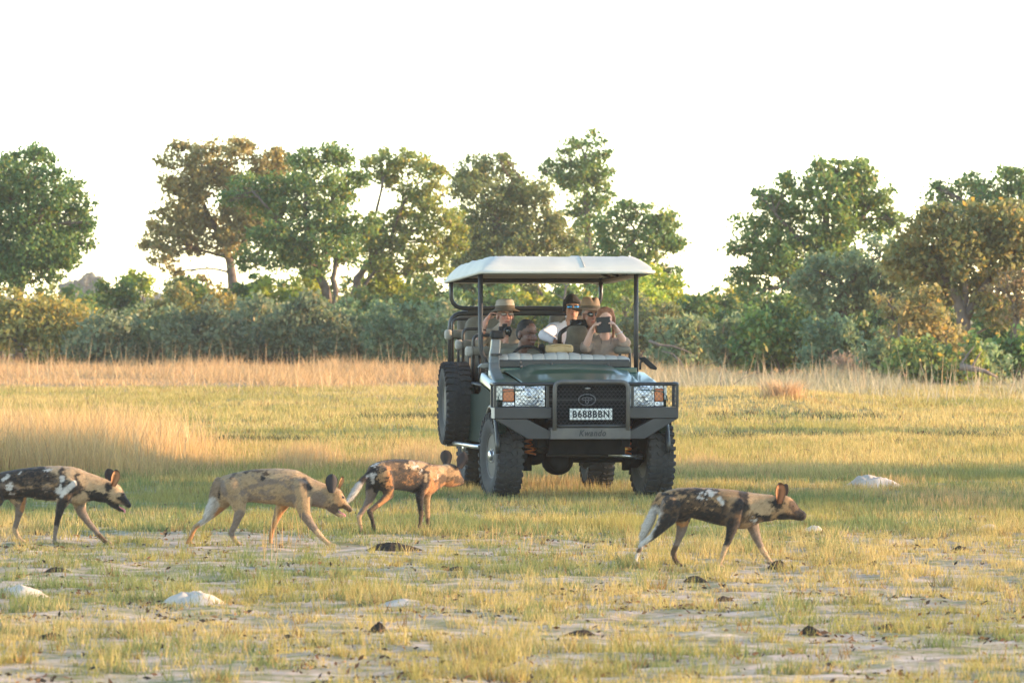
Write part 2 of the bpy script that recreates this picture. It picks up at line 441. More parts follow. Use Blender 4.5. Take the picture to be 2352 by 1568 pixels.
# far band of tall dry grass before the bushes
def far_edge(x):   # the front edge comes nearer towards the right
    return 131 - 17 * sstep(-2, 9, x) + 9 * (fbm(np.asarray(x) / 2.2, np.asarray(x) * 0, seed=97, octs=3) - .5)
n = 120000
T = spread(n, 110, 200, 1.15); T = T[rg.random(n) < np.clip(sstep(0, 12, T[:, 1] - far_edge(T[:, 0])) * (0.25 + 1.1 * fbm(T[:, 0] / 1.6, T[:, 1] / 5, seed=71, octs=3)), 0, 1)]
gr = sstep(0, 5, T[:, 0]) * (1 - sstep(140, 160, T[:, 1]))
h = rg.uniform(0.12, 0.40, len(T)) * (0.25 + 1.15 * sstep(.3, .7, fbm(T[:, 0] / 1.7, T[:, 1] / 5, seed=73, octs=4)))
c = mixc(np.array([0.46, 0.30, 0.155]), np.array([0.30, 0.265, 0.165]), gr) * rg.uniform(0.7, 1.25, (len(T), 1))
v1 = blades('g', T, h, np.full(len(T), 0.024), rg.uniform(0.1, 1.3, len(T)), c)
T2 = spread(420, 125, 180, 1.1); c2 = np.tile(np.array([0.50, 0.35, 0.20]), (len(T2), 1)) * rg.uniform(.7, 1.2, (len(T2), 1))
v2 = blades('g', T2, rg.uniform(0.6, 1.15, len(T2)), np.full(len(T2), 0.02), rg.uniform(.05, .3, len(T2)), c2)
T3 = spread(700, 111, 135, 1.1); T3 = T3[(T3[:, 0] > 1.0)]
v3 = blades('g', T3, rg.uniform(0.5, 0.95, len(T3)), np.full(len(T3), 0.014), rg.uniform(.1, .6, len(T3)), np.tile(np.array([0.45, 0.37, 0.26]), (len(T3), 1)))
build_grass('tall_grass', [v1, v2, v3], 'wide band of tall dry golden grass in front of the bushes', 'tall grass')
# the golden stand at the left edge of the picture, thinning to the right
n = 60000
T = np.stack([rg.uniform(-8.2, -1.0, n), rg.uniform(65.5, 82, n)], 1)
edge = -4.2 + 1.0 * (fbm(T[:, 0] * 0 + 3, T[:, 1] / 2.0, seed=81, octs=3) - 0.5)
dens = np.clip(1 - sstep(-1.0, 1.3, T[:, 0] - edge), 0, 1) + 0.16 * sstep(0.5, 0.62, fbm(T[:, 0] / .7, T[:, 1] / 1.3, seed=83, octs=3)) * (T[:, 1] < 71)
dens *= sstep(65.5, 67, T[:, 1] + 1.5 * fbm(T[:, 0] / .5, T[:, 1] * 0, seed=85, octs=2)) * (1 - sstep(76, 82, T[:, 1]))
T = T[rg.random(n) < dens]
tall = 1 - sstep(-5.2, -3.6, T[:, 0]); h = rg.uniform(0.35, 1.0, len(T)) * (0.16 + 0.48 * tall) * (0.65 + 0.7 * fbm(T[:, 0] / .5, T[:, 1] / .8, seed=87, octs=3))
c = np.tile(DRY, (len(T), 1)) * rg.uniform(0.75, 1.3, (len(T), 1)); c = mixc(c, np.tile(STRAW, (1, 1))[0], (rg.random(len(T)) < 0.25) * 0.7)
n = 2600; T4 = np.stack([rg.uniform(-8, -3.6, n), rg.uniform(66, 78, n)], 1); T4 = T4[rg.random(n) < 1 - sstep(-5.2, -3.7, T4[:, 0])]
v4 = blades('g', T4, rg.uniform(.45, .85, len(T4)), np.full(len(T4), 0.009), rg.uniform(.05, .6, len(T4)), np.array([.58, .40, .21]) * rg.uniform(.5, 1.25, (len(T4), 1)), segs=2)
build_grass('golden_grass', [v4, blades('g', T, h, np.full(len(T), 0.0075), rg.uniform(0.05, 0.75, len(T)), c, segs=2)], 'stand of tall orange dry grass behind the leftmost dog', 'tall grass')
# sparse golden stems round the vehicle and the walking dogs
pp = []
for (px, py, w_, n, hh) in [(700, 1072, 75, 1500, .30), (900, 1075, 200, 1400, .16), (450, 1078, 120, 900, .22), (960, 1070, 90, 1000, .30), (1270, 1120, 120, 900, .16), (1700, 1085, 300, 1200, .15), (1620, 1075, 60, 500, .18), (2200, 1160, 160, 1300, .13), (2050, 1115, 90, 300, .14), (1180, 1245, 90, 22, .2), (640, 1262, 60, 14, .30), (655, 1258, 50, 10, .40)]:
    d0 = gdist(py); cx = (px - 1176) * d0 / F; wx = w_ * d0 / F
    T = np.stack([cx + rg.normal(0, wx * 0.5, n), d0 + rg.normal(0, 0.6 + d0 * 0.012, n)], 1)
    pp.append(blades('g', T, rg.uniform(0.4, 1.0, n) * hh * 1.2, np.full(n, 0.006), rg.uniform(.05, .4, n), np.tile(DRY * 0.9, (n, 1)) * rg.uniform(.8, 1.2, (n, 1)), segs=2))
build_grass('dry_stems', pp, 'thin scattered golden grass stems standing above the turf', 'grass stems')
def grass_tuft(px, py, wpx, hpx, n, col, label, name='dry_grass_tuft', group=None, wd=0.012, lean=0.9, parts=True):
    d0 = gdist(py); cx = (px - 1176) * d0 / F; wx = wpx * d0 / F / 2; H = hpx * d0 / F
    T = np.stack([rg.normal(0, wx * 0.42, n), rg.normal(0, wx * 0.35, n)], 1)
    ld = np.arctan2(T[:, 1], T[:, 0]) + rg.normal(0, 0.5, n)
    W = T + [cx, d0]
    v, f, c = blades('g', W, rg.uniform(0.45, 1.05, n) * H, np.full(n, wd), rg.uniform(0.1, lean, n), np.tile(np.asarray(col), (n, 1)) * rg.uniform(.7, 1.25, (n, 1)), segs=2, leandir=ld)
    v = v - [cx, d0, 0]
    o = link(name, mesh_np(name, v, f, False, c), MAT['blade']); o.location = (cx, d0, 0)
    return tag(o, label, 'grass tuft', group)
grass_tuft(1800, 938, 100, 50, 520, (0.52, 0.35, 0.20), 'large orange tuft of dry grass on the plain right of the vehicle', wd=0.016)

# dead leaves, twigs and crumbs of dark soil lying between the tufts
n = 22000; T = np.concatenate([spread(n, 28, 60), (lambda q: q[rg.random(len(q)) < streak(q[:, 0], q[:, 1]) ** 2])(spread(9000, 76, 108))]); n = len(T); T = T[rg.random(n) < 0.05 + 0.95 * sstep(.54, .66, fbm(T[:, 0] / .5, T[:, 1] / .7, seed=91, octs=3))]; n = len(T)
C3 = np.stack([T[:, 0], T[:, 1], hgt(T[:, 0], T[:, 1]) + rg.uniform(0.002, 0.03, n)], 1)
d3 = rg.normal(0, 1, (n, 3)); d3[:, 2] *= .5; d3 /= np.linalg.norm(d3, axis=1)[:, None]; s3 = np.cross(d3, rg.normal(0, 1, (n, 3))); s3 /= np.linalg.norm(s3, axis=1)[:, None]
l3 = rg.uniform(.008, .030, n)[:, None] * np.where(T[:, 1] > 62, 3.0, 1.0)[:, None]; lv = np.stack([C3 - d3 * l3, C3 + s3 * l3 * .45, C3 + d3 * l3, C3 - s3 * l3 * .45], 1).reshape(-1, 3)
lc = np.array([[.05, .035, .025], [.11, .06, .035], [.20, .12, .06], [.03, .026, .022]])[rg.integers(0, 4, n)]
tag(link('leaf_litter', mesh_np('leaf_litter', lv, np.arange(4 * n).reshape(n, 4), False, np.repeat(lc, 4, 0)), MAT['blade']), 'dark crumbs of soil and dead leaves between the grass tufts', 'litter', kind='stuff')

# ------------------------------------------------------------------ bare sand heaps and dung on the turf
MAT['sand'] = simple('pale_sand', (0.50, 0.425, 0.35), rough=0.95, var=0.18, scale=6, bump=0.5, spec=0.1)
def heap(px, py, wpx, hpx, label, seed, name='sand_heap', mat='sand', group=None, cat='sand heap', rag=0.25, depth=0.8):
    d0 = gdist(py); s = d0 / F; w_, h_ = wpx * s / 2 * (1.2 if mat == 'sand' else 1.0), hpx * s * (0.85 if mat == 'sand' else 1.05)
    nr, na = 14, 40; vs = []; 
    for i in range(nr + 1):
        for k in range(na):
            r = i / nr; a = 2 * math.pi * k / na
            x, y = r * math.cos(a), r * math.sin(a)
            nz = float(fbm(np.array([x * 2.2 + seed]), np.array([y * 2.2]), seed=seed, octs=5, gain=.7)[0])
            rr = 1 + rag * (float(vnoise(np.array([math.cos(a) * 1.5 + seed * 3.1]), np.array([math.sin(a) * 1.5]), seed=seed)[0]) - 0.5) * 2
            z = h_ * (max(0.0, 1 - r ** 2.4)) * (0.45 + 0.95 * nz) - 0.02 * r
            vs.append((x * w_ * rr, y * w_ * rr * depth, z))
    fs = []
    for i in range(nr):
        for k in range(na):
            l = (k + 1) % na; fs.append((i * na + k, i * na + l, (i + 1) * na + l, (i + 1) * na + k))
    m = MB().add(vs, fs); o = m.build(name, MAT[mat], None, True)
    cx = (px - 1176) * s; o.location = (cx, d0, float(hgt(cx, d0)) + 0.02)
    return tag(o, label, cat, group)
heap(2002, 1120, 118, 30, 'largest pale sand heap, on the turf right of the vehicle', 4)
heap(440, 1386, 150, 34, 'long white sand heap in the foreground below the tan dog', 5)
heap(45, 1370, 130, 26, 'pale sand heap at the left edge of the foreground', 6)
heap(475, 1016, 50, 10, 'small white sand patch far behind the leftmost dog', 7)
heap(930, 1388, 105, 10, 'low pale sand hump in the foreground under the vehicle', 8)
heap(2270, 1222, 60, 12, 'small pale sand hump at the right edge beyond the turf', 9)
heap(1870, 1222, 50, 14, 'small pale sand hump under the nose of the dog on the right', 10)
MAT['dung'] = simple('dark_dung', (0.045, 0.035, 0.026), rough=0.95, var=0.4, scale=30, bump=0.8, spec=0.1)
DUNG = [(1790, 1306, 44, 20, 'round dark clump of earth at the front paw of the right dog'), (895, 1262, 95, 17, 'long dark clod curving over the sand below the middle dog'),
        (1860, 1455, 50, 17, 'ragged black clod in the lower right foreground'), (1597, 1338, 50, 13, 'flat dark clod under the dog on the right'),
        (1660, 1378, 60, 10, 'thin dark clod below the front paws of the right dog'), (2010, 1300, 34, 12, 'small brown clod right of the paw clump'),
        (2205, 1262, 40, 9, 'flat dark clod nearest the right edge of the turf'), (1340, 1462, 70, 10, 'flat dark earth patch in the bottom foreground centre'),
        (120, 1462, 60, 11, 'dark earth patch at the bottom left corner'), (870, 1450, 40, 20, 'upright dark clod in the foreground below the vehicle'),
        (130, 1312, 60, 9, 'flat dark clod under the leftmost dog'), (2040, 1440, 44, 10, 'small dark clod in the lower right corner'), (2120, 1000, 40, 9, 'far dark clod beyond the pale heap on the right'),
        (1850, 1042, 60, 9, 'dark clod in the shaded strip behind the right dog'), (1050, 1310, 50, 7, 'flat dark clod below the front feet of the middle dog'), (360, 1490, 40, 10, 'dark clod at the bottom edge left of centre')]
for i, (px, py, w_, h_, lab) in enumerate(DUNG):
    heap(px, py, w_, h_ * .75, lab, 20 + i, 'dark_clod', 'dung', 'dark clods of earth on the turf', 'clod', 0.8, 0.7)

# ------------------------------------------------------------------ trees and bushes
def leaf_quads(C, L, W, rng, droop=0.0):
    n = len(C)
    d = rng.normal(0, 1, (n, 3)); d[:, 2] -= droop; d /= np.linalg.norm(d, axis=1)[:, None]
    q = rng.normal(0, 1, (n, 3)); s = np.cross(d, q); s /= np.linalg.norm(s, axis=1)[:, None] + 1e-9
    q_ = rng.uniform(0.55, 1.55, n)[:, None]; L = L * q_; W = W * q_ * rng.uniform(0.75, 1.25, n)[:, None]
    v = np.stack([C - d * L / 2, C + s * W / 2 , C + d * L / 2, C - s * W / 2], 1).reshape(-1, 3)
    return v, np.arange(4 * n).reshape(n, 4)
DENS = 2.6
def crown_leaves(lobes, rng, per_m2, L, W, cols, clus=26, fill=0.40, droop=0.3):
    """lobes: (center, rx, ry, rz); leaves gathered in sprays near the skin of each lobe"""
    Cs, Ks = [], []
    for (c, rx, ry, rz) in lobes:
        n = int(DENS * per_m2 * math.pi * rx * rz); nc = max(4, n // clus)
        u = rng.normal(0, 1, (nc, 3)); u /= np.linalg.norm(u, axis=1)[:, None]
        r = fill + (1.02 - fill) * rng.random(nc) ** 0.6
        K = np.asarray(c) + u * r[:, None] * [rx, ry, rz]
        sg = 0.25 * (rx + rz) / 2 + 0.05
        own = rng.integers(0, nc, n); off = rng.normal(0, 1, (n, 3)) * [sg, sg, sg * 0.62]
        Cs.append(K[own] + off)
        tone = rng.normal(0, 1, nc)[own] * 0.6 + rng.normal(0, 0.35) + rng.normal(0, 0.5, n)
        Ks.append(tone)
    C = np.concatenate(Cs); K = np.concatenate(Ks)
    v, f = leaf_quads(C, L, W, rng, droop)
    a, b, c2 = [np.asarray(x) for x in cols]
    col = mixc(a, b, sstep(-1.2, 1.2, K)); pick = rng.random(len(K)); col = mixc(col, c2, (pick < 0.10) * 0.7 + sstep(1.0, 2.0, K) * 0.3)
    col = np.repeat(col, 4, 0)
    return v, f, col
def sag(a, b, n=6, bow=0.12, rng=None):
    a, b = Vector(a), Vector(b); L = (b - a).length; out = []
    j = Vector((rng.normal(), rng.normal(), rng.normal())) * L * 0.10 if rng is not None else Vector()
    for i in range(n + 1):
        t = i / n; p = a.lerp(b, t) + (Vector((0, 0, bow * L)) + j) * (t * (1 - t) * 2); out.append(p)
    return out
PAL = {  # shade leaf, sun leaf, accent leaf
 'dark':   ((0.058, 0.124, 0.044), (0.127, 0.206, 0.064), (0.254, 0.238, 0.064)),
 'green':  ((0.082, 0.156, 0.052), (0.178, 0.245, 0.071), (0.356, 0.286, 0.079)),
 'yellow': ((0.137, 0.190, 0.053), (0.280, 0.293, 0.077), (0.458, 0.340, 0.095)),
 'dull':   ((0.106, 0.150, 0.064), (0.211, 0.229, 0.079), (0.340, 0.253, 0.095)),
 'gold':   ((0.198, 0.190, 0.077), (0.342, 0.270, 0.103), (0.456, 0.288, 0.108)),
 'olive':  ((0.145, 0.166, 0.064), (0.280, 0.238, 0.082), (0.493, 0.301, 0.088)),
 'rust':   ((0.162, 0.138, 0.070), (0.270, 0.198, 0.094), (0.384, 0.204, 0.096)),
 'sage':   ((0.113, 0.166, 0.088), (0.211, 0.260, 0.134), (0.340, 0.286, 0.127)),
 'lime':   ((0.178, 0.260, 0.053), (0.373, 0.403, 0.082), (0.510, 0.443, 0.095)),
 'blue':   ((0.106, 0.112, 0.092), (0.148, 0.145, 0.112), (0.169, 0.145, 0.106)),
 'twig':   ((0.255, 0.178, 0.138), (0.354, 0.251, 0.191), (0.340, 0.230, 0.112)),
}
def tree(label, d, trunks, lobes, pal, seed, cat='tree', name='tree', group=None, dens=400, L=0.118, W=0.078, thick=0.22, fill=0.5, limbs=True, lean_depth=0.55):
    """trunks: lists of (px, py, radius_m); lobes: (px, py, r_px[, rz_px]) traced at distance d"""
    rng = np.random.default_rng(seed); s = d / F
    xs_ = [q[0] for q in lobes]; xc = (min(xs_) + max(xs_)) / 2; hw = (max(xs_) - min(xs_)) / 2 + 1
    base = at(trunks[0][0][0], 690, d); base.z = 0
    root = empty(name, base); tag(root, label, cat, group)
    LB = []
    for q in lobes:
        px, py, r = q[:3]; rz = q[3] if len(q) > 3 else r * 0.85
        room = hw * s * lean_depth * math.sqrt(max(0.08, 1 - ((px - xc) / (hw * 1.1)) ** 2))
        c = at(px, py, d) + Vector((0, rng.uniform(-1, 1) * room, 0)) - base
        R_ = r * s; Z_ = rz * s
        LB.append((tuple(c), R_ * .94, R_ * 1.0, Z_ * .94))
        for k in range(5):      # smaller boughs standing out of each bough, so the outline is ragged and sky shows between them
            u = rng.normal(0, 1, 3); u /= np.linalg.norm(u); q_ = rng.uniform(.30, .52); t_ = rng.uniform(.62, 1.08)
            LB.append((tuple(np.array(c) + u * [R_ * t_, R_ * t_, Z_ * t_]), R_ * q_, R_ * q_, Z_ * q_ * rng.uniform(.6, 1.0)))
    v, f, col = crown_leaves(LB, rng, dens, L, W, PAL[pal], fill=fill)
    link('crown', mesh_np('crown', v, f, False, col), MAT['leaf'], root)
    m = MB(); tops = []
    for tr in trunks:
        pts = [at(px, py, d) - base for (px, py, r) in tr]
        if pts[0].z < 0.6: pts[0].z = -0.1
        for i in range(1, len(pts)): pts[i].y += rng.normal(0, 0.12)
        rs = [r for (_, _, r) in tr]
        P2, R2 = [], []
        for i in range(len(pts) - 1):
            for k in range(3):
                t = k / 3; P2.append(pts[i].lerp(pts[i + 1], t) + Vector((rng.normal(), rng.normal(), 0)) * 0.03); R2.append(0.8 * (rs[i] * (1 - t) + rs[i + 1] * t) * rng.uniform(0.93, 1.08))
        P2.append(pts[-1]); R2.append(rs[-1]); m.tube(P2, R2, 9); tops += [(p, r) for p, r in zip(P2[2:], R2[2:])]
    if limbs and tops:
        for (c, rx, ry, rz) in LB[::6] + LB[3::12]:
            c = Vector(c); below = [q for q in tops if q[0].z < c.z + 0.3] or tops
            p, r = min(below, key=lambda q: (q[0] - c).length + 0.25 * abs(q[0].z - (c.z - 1.5)))
            path = sag(p, c + Vector((0, 0, -0.2 * rz)), 6, 0.10, rng); r0 = min(r * 0.5, 0.022 + 0.012 * (c - p).length)
            m.tube(path, [r0 * (1 - 0.75 * i / 6) for i in range(7)], 6)
            for k in range(4):
                a = path[3 + k % 3]; e = c + Vector((rng.normal() * rx * .6, rng.normal() * ry * .6, rng.normal() * rz * .6))
                m.tube(sag(a, e, 4, 0.08, rng), [r0 * 0.42 * (1 - 0.8 * i / 4) + 0.006 for i in range(5)], 5)
    m.build('trunk', MAT['bark'], root, True)
    return root
def bush(label, px, py, rx, ry, d, pal, seed, cat='bush', name='bush', group=None, dens=230, L=0.15, W=0.085, nl=11, fill=0.35, stems=5):
    """a bush traced as an oval at distance d, carried down to the ground on several stems"""
    rng = np.random.default_rng(seed); s = d / F
    c = at(px, py, d); top = c.z + ry * s * .96; w_ = rx * s * 1.12; base = Vector((c.x, d, 0))
    root = empty(name, base); tag(root, label, cat, group)
    LB = []
    for k in range(nl):
        a = rng.uniform(0, 2 * math.pi); r = math.sqrt(rng.random()) * 0.78
        x, y = r * math.cos(a) * w_, r * math.sin(a) * w_ * 0.75
        lim = top * (1 - 0.34 * (abs(x) / w_) ** 2.0)
        rad = min(w_ * 0.46, lim * 0.46) * rng.uniform(0.75, 1.1)
        z = max(rad * 0.75, rng.uniform(0.30, 1.0) * (lim - rad))
        if k < 4: z = lim - rad * 0.9; x = (k - 1.5) / 2 * w_ * 0.8; z = top * (1 - 0.32 * (abs(x) / w_) ** 2.0) - rad * rng.uniform(.8, 1.2)
        LB.append(((x, y, max(z, rad * 0.6)), rad, rad, rad * 0.85))
    for k in range(7):
        x = rng.uniform(-.85, .85) * w_; rad = rng.uniform(.16, .34); z = top * (1 - 0.34 * (abs(x) / w_) ** 2.0) * rng.uniform(.92, 1.16) - rad * .3
        LB.append(((x, rng.uniform(-.5, .3) * w_, z), rad * rng.uniform(.6, 1.2), rad, rad * rng.uniform(.8, 1.8)))
    tw = rng.uniform(.82, 1.22) * np.array([rng.uniform(.9, 1.2), 1.0, rng.uniform(.85, 1.1)])
    v, f, col = crown_leaves(LB, rng, dens, L, W, PAL[pal], fill=fill, droop=0.1, clus=30); col = col * tw
    link('foliage', mesh_np('foliage', v, f, False, col), MAT['leaf'], root)
    m = MB()
    for k in range(stems):
        (cc, rad, _, _) = LB[k % len(LB)]
        b0 = Vector((cc[0] * 0.3 + rng.normal() * 0.1, cc[1] * 0.3, -0.05)); r0 = 0.03 + 0.012 * top
        m.tube(sag(b0, cc, 5, 0.12, rng), [r0 * (1 - 0.7 * i / 5) for i in range(6)], 6)
        for j in range(3):
            e = Vector(cc) + Vector((rng.normal(), rng.normal(), rng.normal())) * rad * 0.7
            m.tube(sag(Vector(b0).lerp(Vector(cc), 0.6), e, 4, 0.1, rng), [r0 * 0.4 * (1 - 0.8 * i / 4) + .004 for i in range(5)], 5)
    m.build('stem', MAT['bark'], root, True)
    return root

tree('big dark green tree cut off by the left edge', 186, [[(42, 840, .26), (44, 740, .22), (46, 660, .20), (60, 590, .16), (70, 520, .11)], [(46, 665, .12), (20, 610, .10), (0, 560, .08)]],
     [(60, 382, 50), (10, 415, 62), (120, 440, 55), (185, 478, 34), (60, 475, 68), (140, 520, 60), (196, 520, 24), (20, 560, 65), (90, 570, 60), (150, 575, 48), (60, 622, 45), (5, 625, 50), (120, 615, 38), (88, 352, 18), (165, 430, 24), (-60, 480, 90), (-60, 580, 80), (-40, 400, 60), (205, 560, 14)], 'dark', 101, dens=330)
tree('airy golden brown tree, second from the left', 205, [[(540, 840, .30), (541, 690, .25), (528, 600, .20), (512, 555, .16), (478, 500, .12), (455, 440, .08)], [(541, 700, .13), (560, 660, .12), (590, 648, .08)], [(528, 600, .13), (560, 565, .11), (585, 480, .07)], [(522, 590, .10), (480, 580, .07), (440, 570, .05)]],
     [(420, 360, 42), (475, 352, 42), (550, 358, 46), (612, 378, 40), (392, 425, 30), (450, 425, 45), (530, 425, 50), (600, 440, 50), (410, 500, 48), (352, 545, 34), (470, 505, 42), (550, 510, 50), (385, 585, 34), (440, 565, 34), (332, 562, 14), (500, 560, 34), (592, 520, 42), (400, 622, 14), (640, 352, 22), (375, 375, 14), (350, 515, 18), (650, 400, 40), (430, 470, 44), (560, 470, 48), (500, 400, 46), (520, 560, 36), (430, 540, 40), (600, 490, 44)], 'gold', 102, dens=230, L=.14, W=.08, fill=.35)
tree('broad green tree with a forked bending trunk, left of the vehicle', 192, [[(768, 840, .24), (758, 700, .20), (738, 640, .18), (712, 590, .15), (700, 500, .11), (705, 420, .07)], [(766, 715, .13), (770, 640, .12), (768, 600, .09), (775, 520, .06)], [(738, 650, .10), (752, 590, .08), (745, 500, .05)], [(720, 600, .10), (670, 560, .08), (620, 480, .06), (580, 440, .04)]],
     [(702, 362, 34), (758, 360, 36), (800, 362, 24), (728, 412, 52), (790, 425, 44), (690, 460, 46), (560, 432, 40), (618, 428, 40), (650, 490, 38), (742, 500, 52), (680, 540, 52), (760, 560, 48), (640, 590, 42), (570, 590, 34), (720, 605, 38), (600, 545, 30), (828, 520, 38), (800, 595, 34), (530, 455, 22), (680, 420, 34), (760, 460, 44), (700, 600, 40), (790, 540, 44), (640, 540, 40), (600, 470, 34)], 'green', 103, dens=270)
tree('yellow green spreading tree just left of the vehicle roof', 197, [[(808, 840, .24), (812, 700, .20), (820, 640, .17), (850, 600, .14), (900, 540, .10), (930, 460, .06)], [(812, 690, .10), (838, 655, .09), (866, 610, .06)], [(850, 600, .09), (860, 500, .07), (880, 410, .05)], [(900, 550, .07), (970, 520, .05), (1020, 500, .04)]],
     [(880, 385, 42), (940, 375, 42), (985, 398, 32), (848, 372, 20), (1000, 440, 28), (872, 512, 36), (936, 510, 36), (1000, 510, 42), (1045, 505, 28), (850, 560, 36), (925, 480, 26), (975, 480, 34), (1050, 560, 26), (890, 562, 42), (950, 572, 42), (1010, 572, 36), (880, 612, 30), (962, 622, 30), (1014, 620, 20), (950, 440, 30), (1055, 530, 16), (905, 420, 24)], 'yellow', 104, dens=260)
tree('dense rounded dull green tree behind the vehicle roof', 212, [[(1125, 835, .30), (1128, 690, .26), (1132, 600, .22), (1140, 500, .15)], [(1130, 640, .13), (1180, 560, .10), (1230, 480, .06)], [(1232, 835, .16), (1245, 690, .13), (1225, 620, .10), (1200, 560, .07)]],
     [(1090, 392, 42), (1140, 378, 34), (1058, 432, 36), (1110, 450, 58), (1180, 432, 48), (1232, 445, 42), (1080, 520, 58), (1150, 520, 66), (1220, 522, 58), (1278, 525, 36), (1100, 590, 56), (1180, 590, 66), (1258, 592, 50), (1308, 562, 26), (1062, 615, 44), (1068, 655, 30), (1160, 640, 40), (1225, 640, 34), (1160, 362, 12)], 'dull', 105, dens=290)
tree('tallest slender tree rising behind the dense rounded one', 222, [[(1345, 835, .26), (1350, 690, .22), (1352, 560, .17), (1345, 450, .12), (1345, 360, .06)], [(1350, 600, .10), (1380, 540, .07)]],
     [(1322, 328, 22), (1360, 322, 26), (1300, 368, 30), (1348, 378, 40), (1262, 388, 24), (1380, 412, 26), (1308, 425, 34), (1368, 468, 32), (1358, 520, 34), (1330, 548, 28), (1398, 488, 14), (1392, 352, 14), (1285, 405, 20), (1400, 395, 12), (1350, 600, 40), (1300, 640, 34), (1330, 480, 36), (1370, 370, 24), (1340, 420, 34), (1390, 450, 20), (1310, 590, 36)], 'green', 106, dens=230)
tree('green tree beside the right front roof post', 205, [[(1395, 835, .24), (1400, 700, .20), (1420, 620, .15), (1455, 550, .10), (1480, 500, .06)], [(1400, 690, .10), (1360, 640, .08), (1340, 600, .05)], [(1420, 630, .09), (1480, 620, .07), (1530, 580, .04)]],
     [(1438, 492, 32), (1488, 500, 38), (1528, 502, 28), (1420, 552, 38), (1480, 562, 46), (1540, 560, 26), (1420, 605, 36), (1495, 620, 40), (1548, 622, 18), (1385, 580, 36), (1472, 660, 38), (1532, 660, 30), (1555, 515, 10), (1440, 468, 14), (1510, 540, 44), (1400, 520, 36), (1450, 620, 40), (1400, 650, 40), (1555, 560, 22)], 'green', 107, dens=240)
tree('large round green tree to the right of the gap in the trees', 178, [[(1865, 850, .30), (1868, 720, .26), (1875, 640, .22), (1890, 540, .16), (1905, 450, .10)], [(1868, 680, .13), (1800, 640, .10), (1750, 600, .07)], [(1880, 620, .12), (1950, 560, .09), (1990, 480, .06)], [(1880, 600, .11), (1820, 530, .08), (1780, 490, .05)]],
     [(1890, 395, 36), (1962, 398, 40), (1832, 432, 42), (1900, 450, 56), (1980, 442, 52), (2032, 455, 26), (1772, 472, 38), (1830, 512, 56), (1918, 522, 60), (2000, 502, 56), (2048, 500, 24), (1720, 520, 38), (1702, 572, 32), (1772, 572, 52), (1850, 590, 56), (1940, 600, 52), (1698, 632, 26), (1758, 640, 38), (1712, 668, 22), (1828, 650, 32), (1790, 690, 18), (1740, 440, 14), (1925, 378, 14), (1840, 700, 36), (1890, 720, 36), (1800, 600, 40), (1900, 560, 50), (1740, 610, 30)], 'green', 108, dens=240, L=.15)
tree('grey green bushy tree in front of the large round one', 163, [[(1925, 855, .22), (1930, 740, .18), (1945, 660, .13), (1980, 610, .08)], [(1930, 730, .10), (1980, 690, .07)]],
     [(1890, 622, 46), (1960, 620, 52), (2030, 602, 54), (2000, 680, 46), (1922, 682, 42), (2062, 662, 46), (2092, 565, 44), (1872, 682, 34), (1960, 720, 46), (2040, 720, 46), (1900, 735, 40), (1990, 640, 50), (2080, 620, 46), (1850, 640, 36), (2090, 730, 40)], 'sage', 109, dens=260)
tree('tall dark green tree at the back right corner', 190, [[(2270, 850, .28), (2272, 700, .22), (2262, 580, .16), (2250, 480, .10)]],
     [(2172, 452, 40), (2230, 432, 40), (2300, 422, 46), (2350, 412, 40), (2132, 488, 26), (2262, 472, 46), (2330, 472, 46), (2390, 450, 60), (2420, 540, 60), (2180, 500, 40), (2150, 425, 14)], 'green', 110, dens=250)
tree('olive and golden spreading tree with a pale bare trunk on the right', 152, [[(2212, 880, .30), (2220, 800, .26), (2214, 735, .24), (2200, 690, .18), (2170, 640, .11)], [(2216, 735, .16), (2240, 690, .13), (2275, 640, .08)], [(2210, 730, .13), (2222, 660, .10), (2210, 580, .06)], [(2190, 860, .14), (2160, 800, .13), (2110, 745, .10)]],
     [(2120, 515, 40), (2190, 522, 46), (2260, 512, 46), (2320, 500, 46), (2080, 565, 36), (2150, 592, 54), (2230, 590, 56), (2310, 582, 56), (2190, 660, 48), (2272, 650, 46), (2122, 652, 42), (2262, 702, 28), (2370, 560, 60), (2240, 478, 22), (2160, 482, 20), (2130, 700, 40), (2300, 720, 44), (2200, 560, 50), (2280, 560, 50), (2340, 640, 50), (2160, 640, 44), (2070, 610, 40)], 'olive', 111, dens=290, L=.14, W=.08)
tree('reddish brown half bare small tree on the right edge', 147, [[(2345, 885, .16), (2340, 780, .12), (2330, 700, .08)], [(2342, 790, .08), (2370, 720, .05)]],
     [(2310, 652, 40), (2350, 680, 46), (2332, 722, 32), (2362, 632, 36), (2390, 700, 46)], 'rust', 112, dens=140, L=.12, W=.06)
tree('small leaning golden leafed tree on the right', 142, [[(2080, 885, .12), (2062, 822, .10), (2068, 760, .08), (2092, 720, .05)], [(2062, 815, .06), (2110, 770, .05), (2150, 750, .03)]],
     [(2080, 702, 30), (2130, 692, 34), (2100, 742, 40), (2160, 742, 38), (2062, 765, 24), (2140, 782, 30), (2188, 795, 20), (2030, 690, 18), (2040, 720, 18)], 'gold', 113, dens=230, L=.13, W=.075)
tree('small leafy green tree between the left trees', 208, [[(420, 835, .14), (418, 720, .10), (420, 680, .07)]], [(402, 660, 24), (440, 658, 28), (420, 640, 20), (392, 682, 20), (452, 680, 22), (422, 690, 26)], 'green', 114, dens=240)

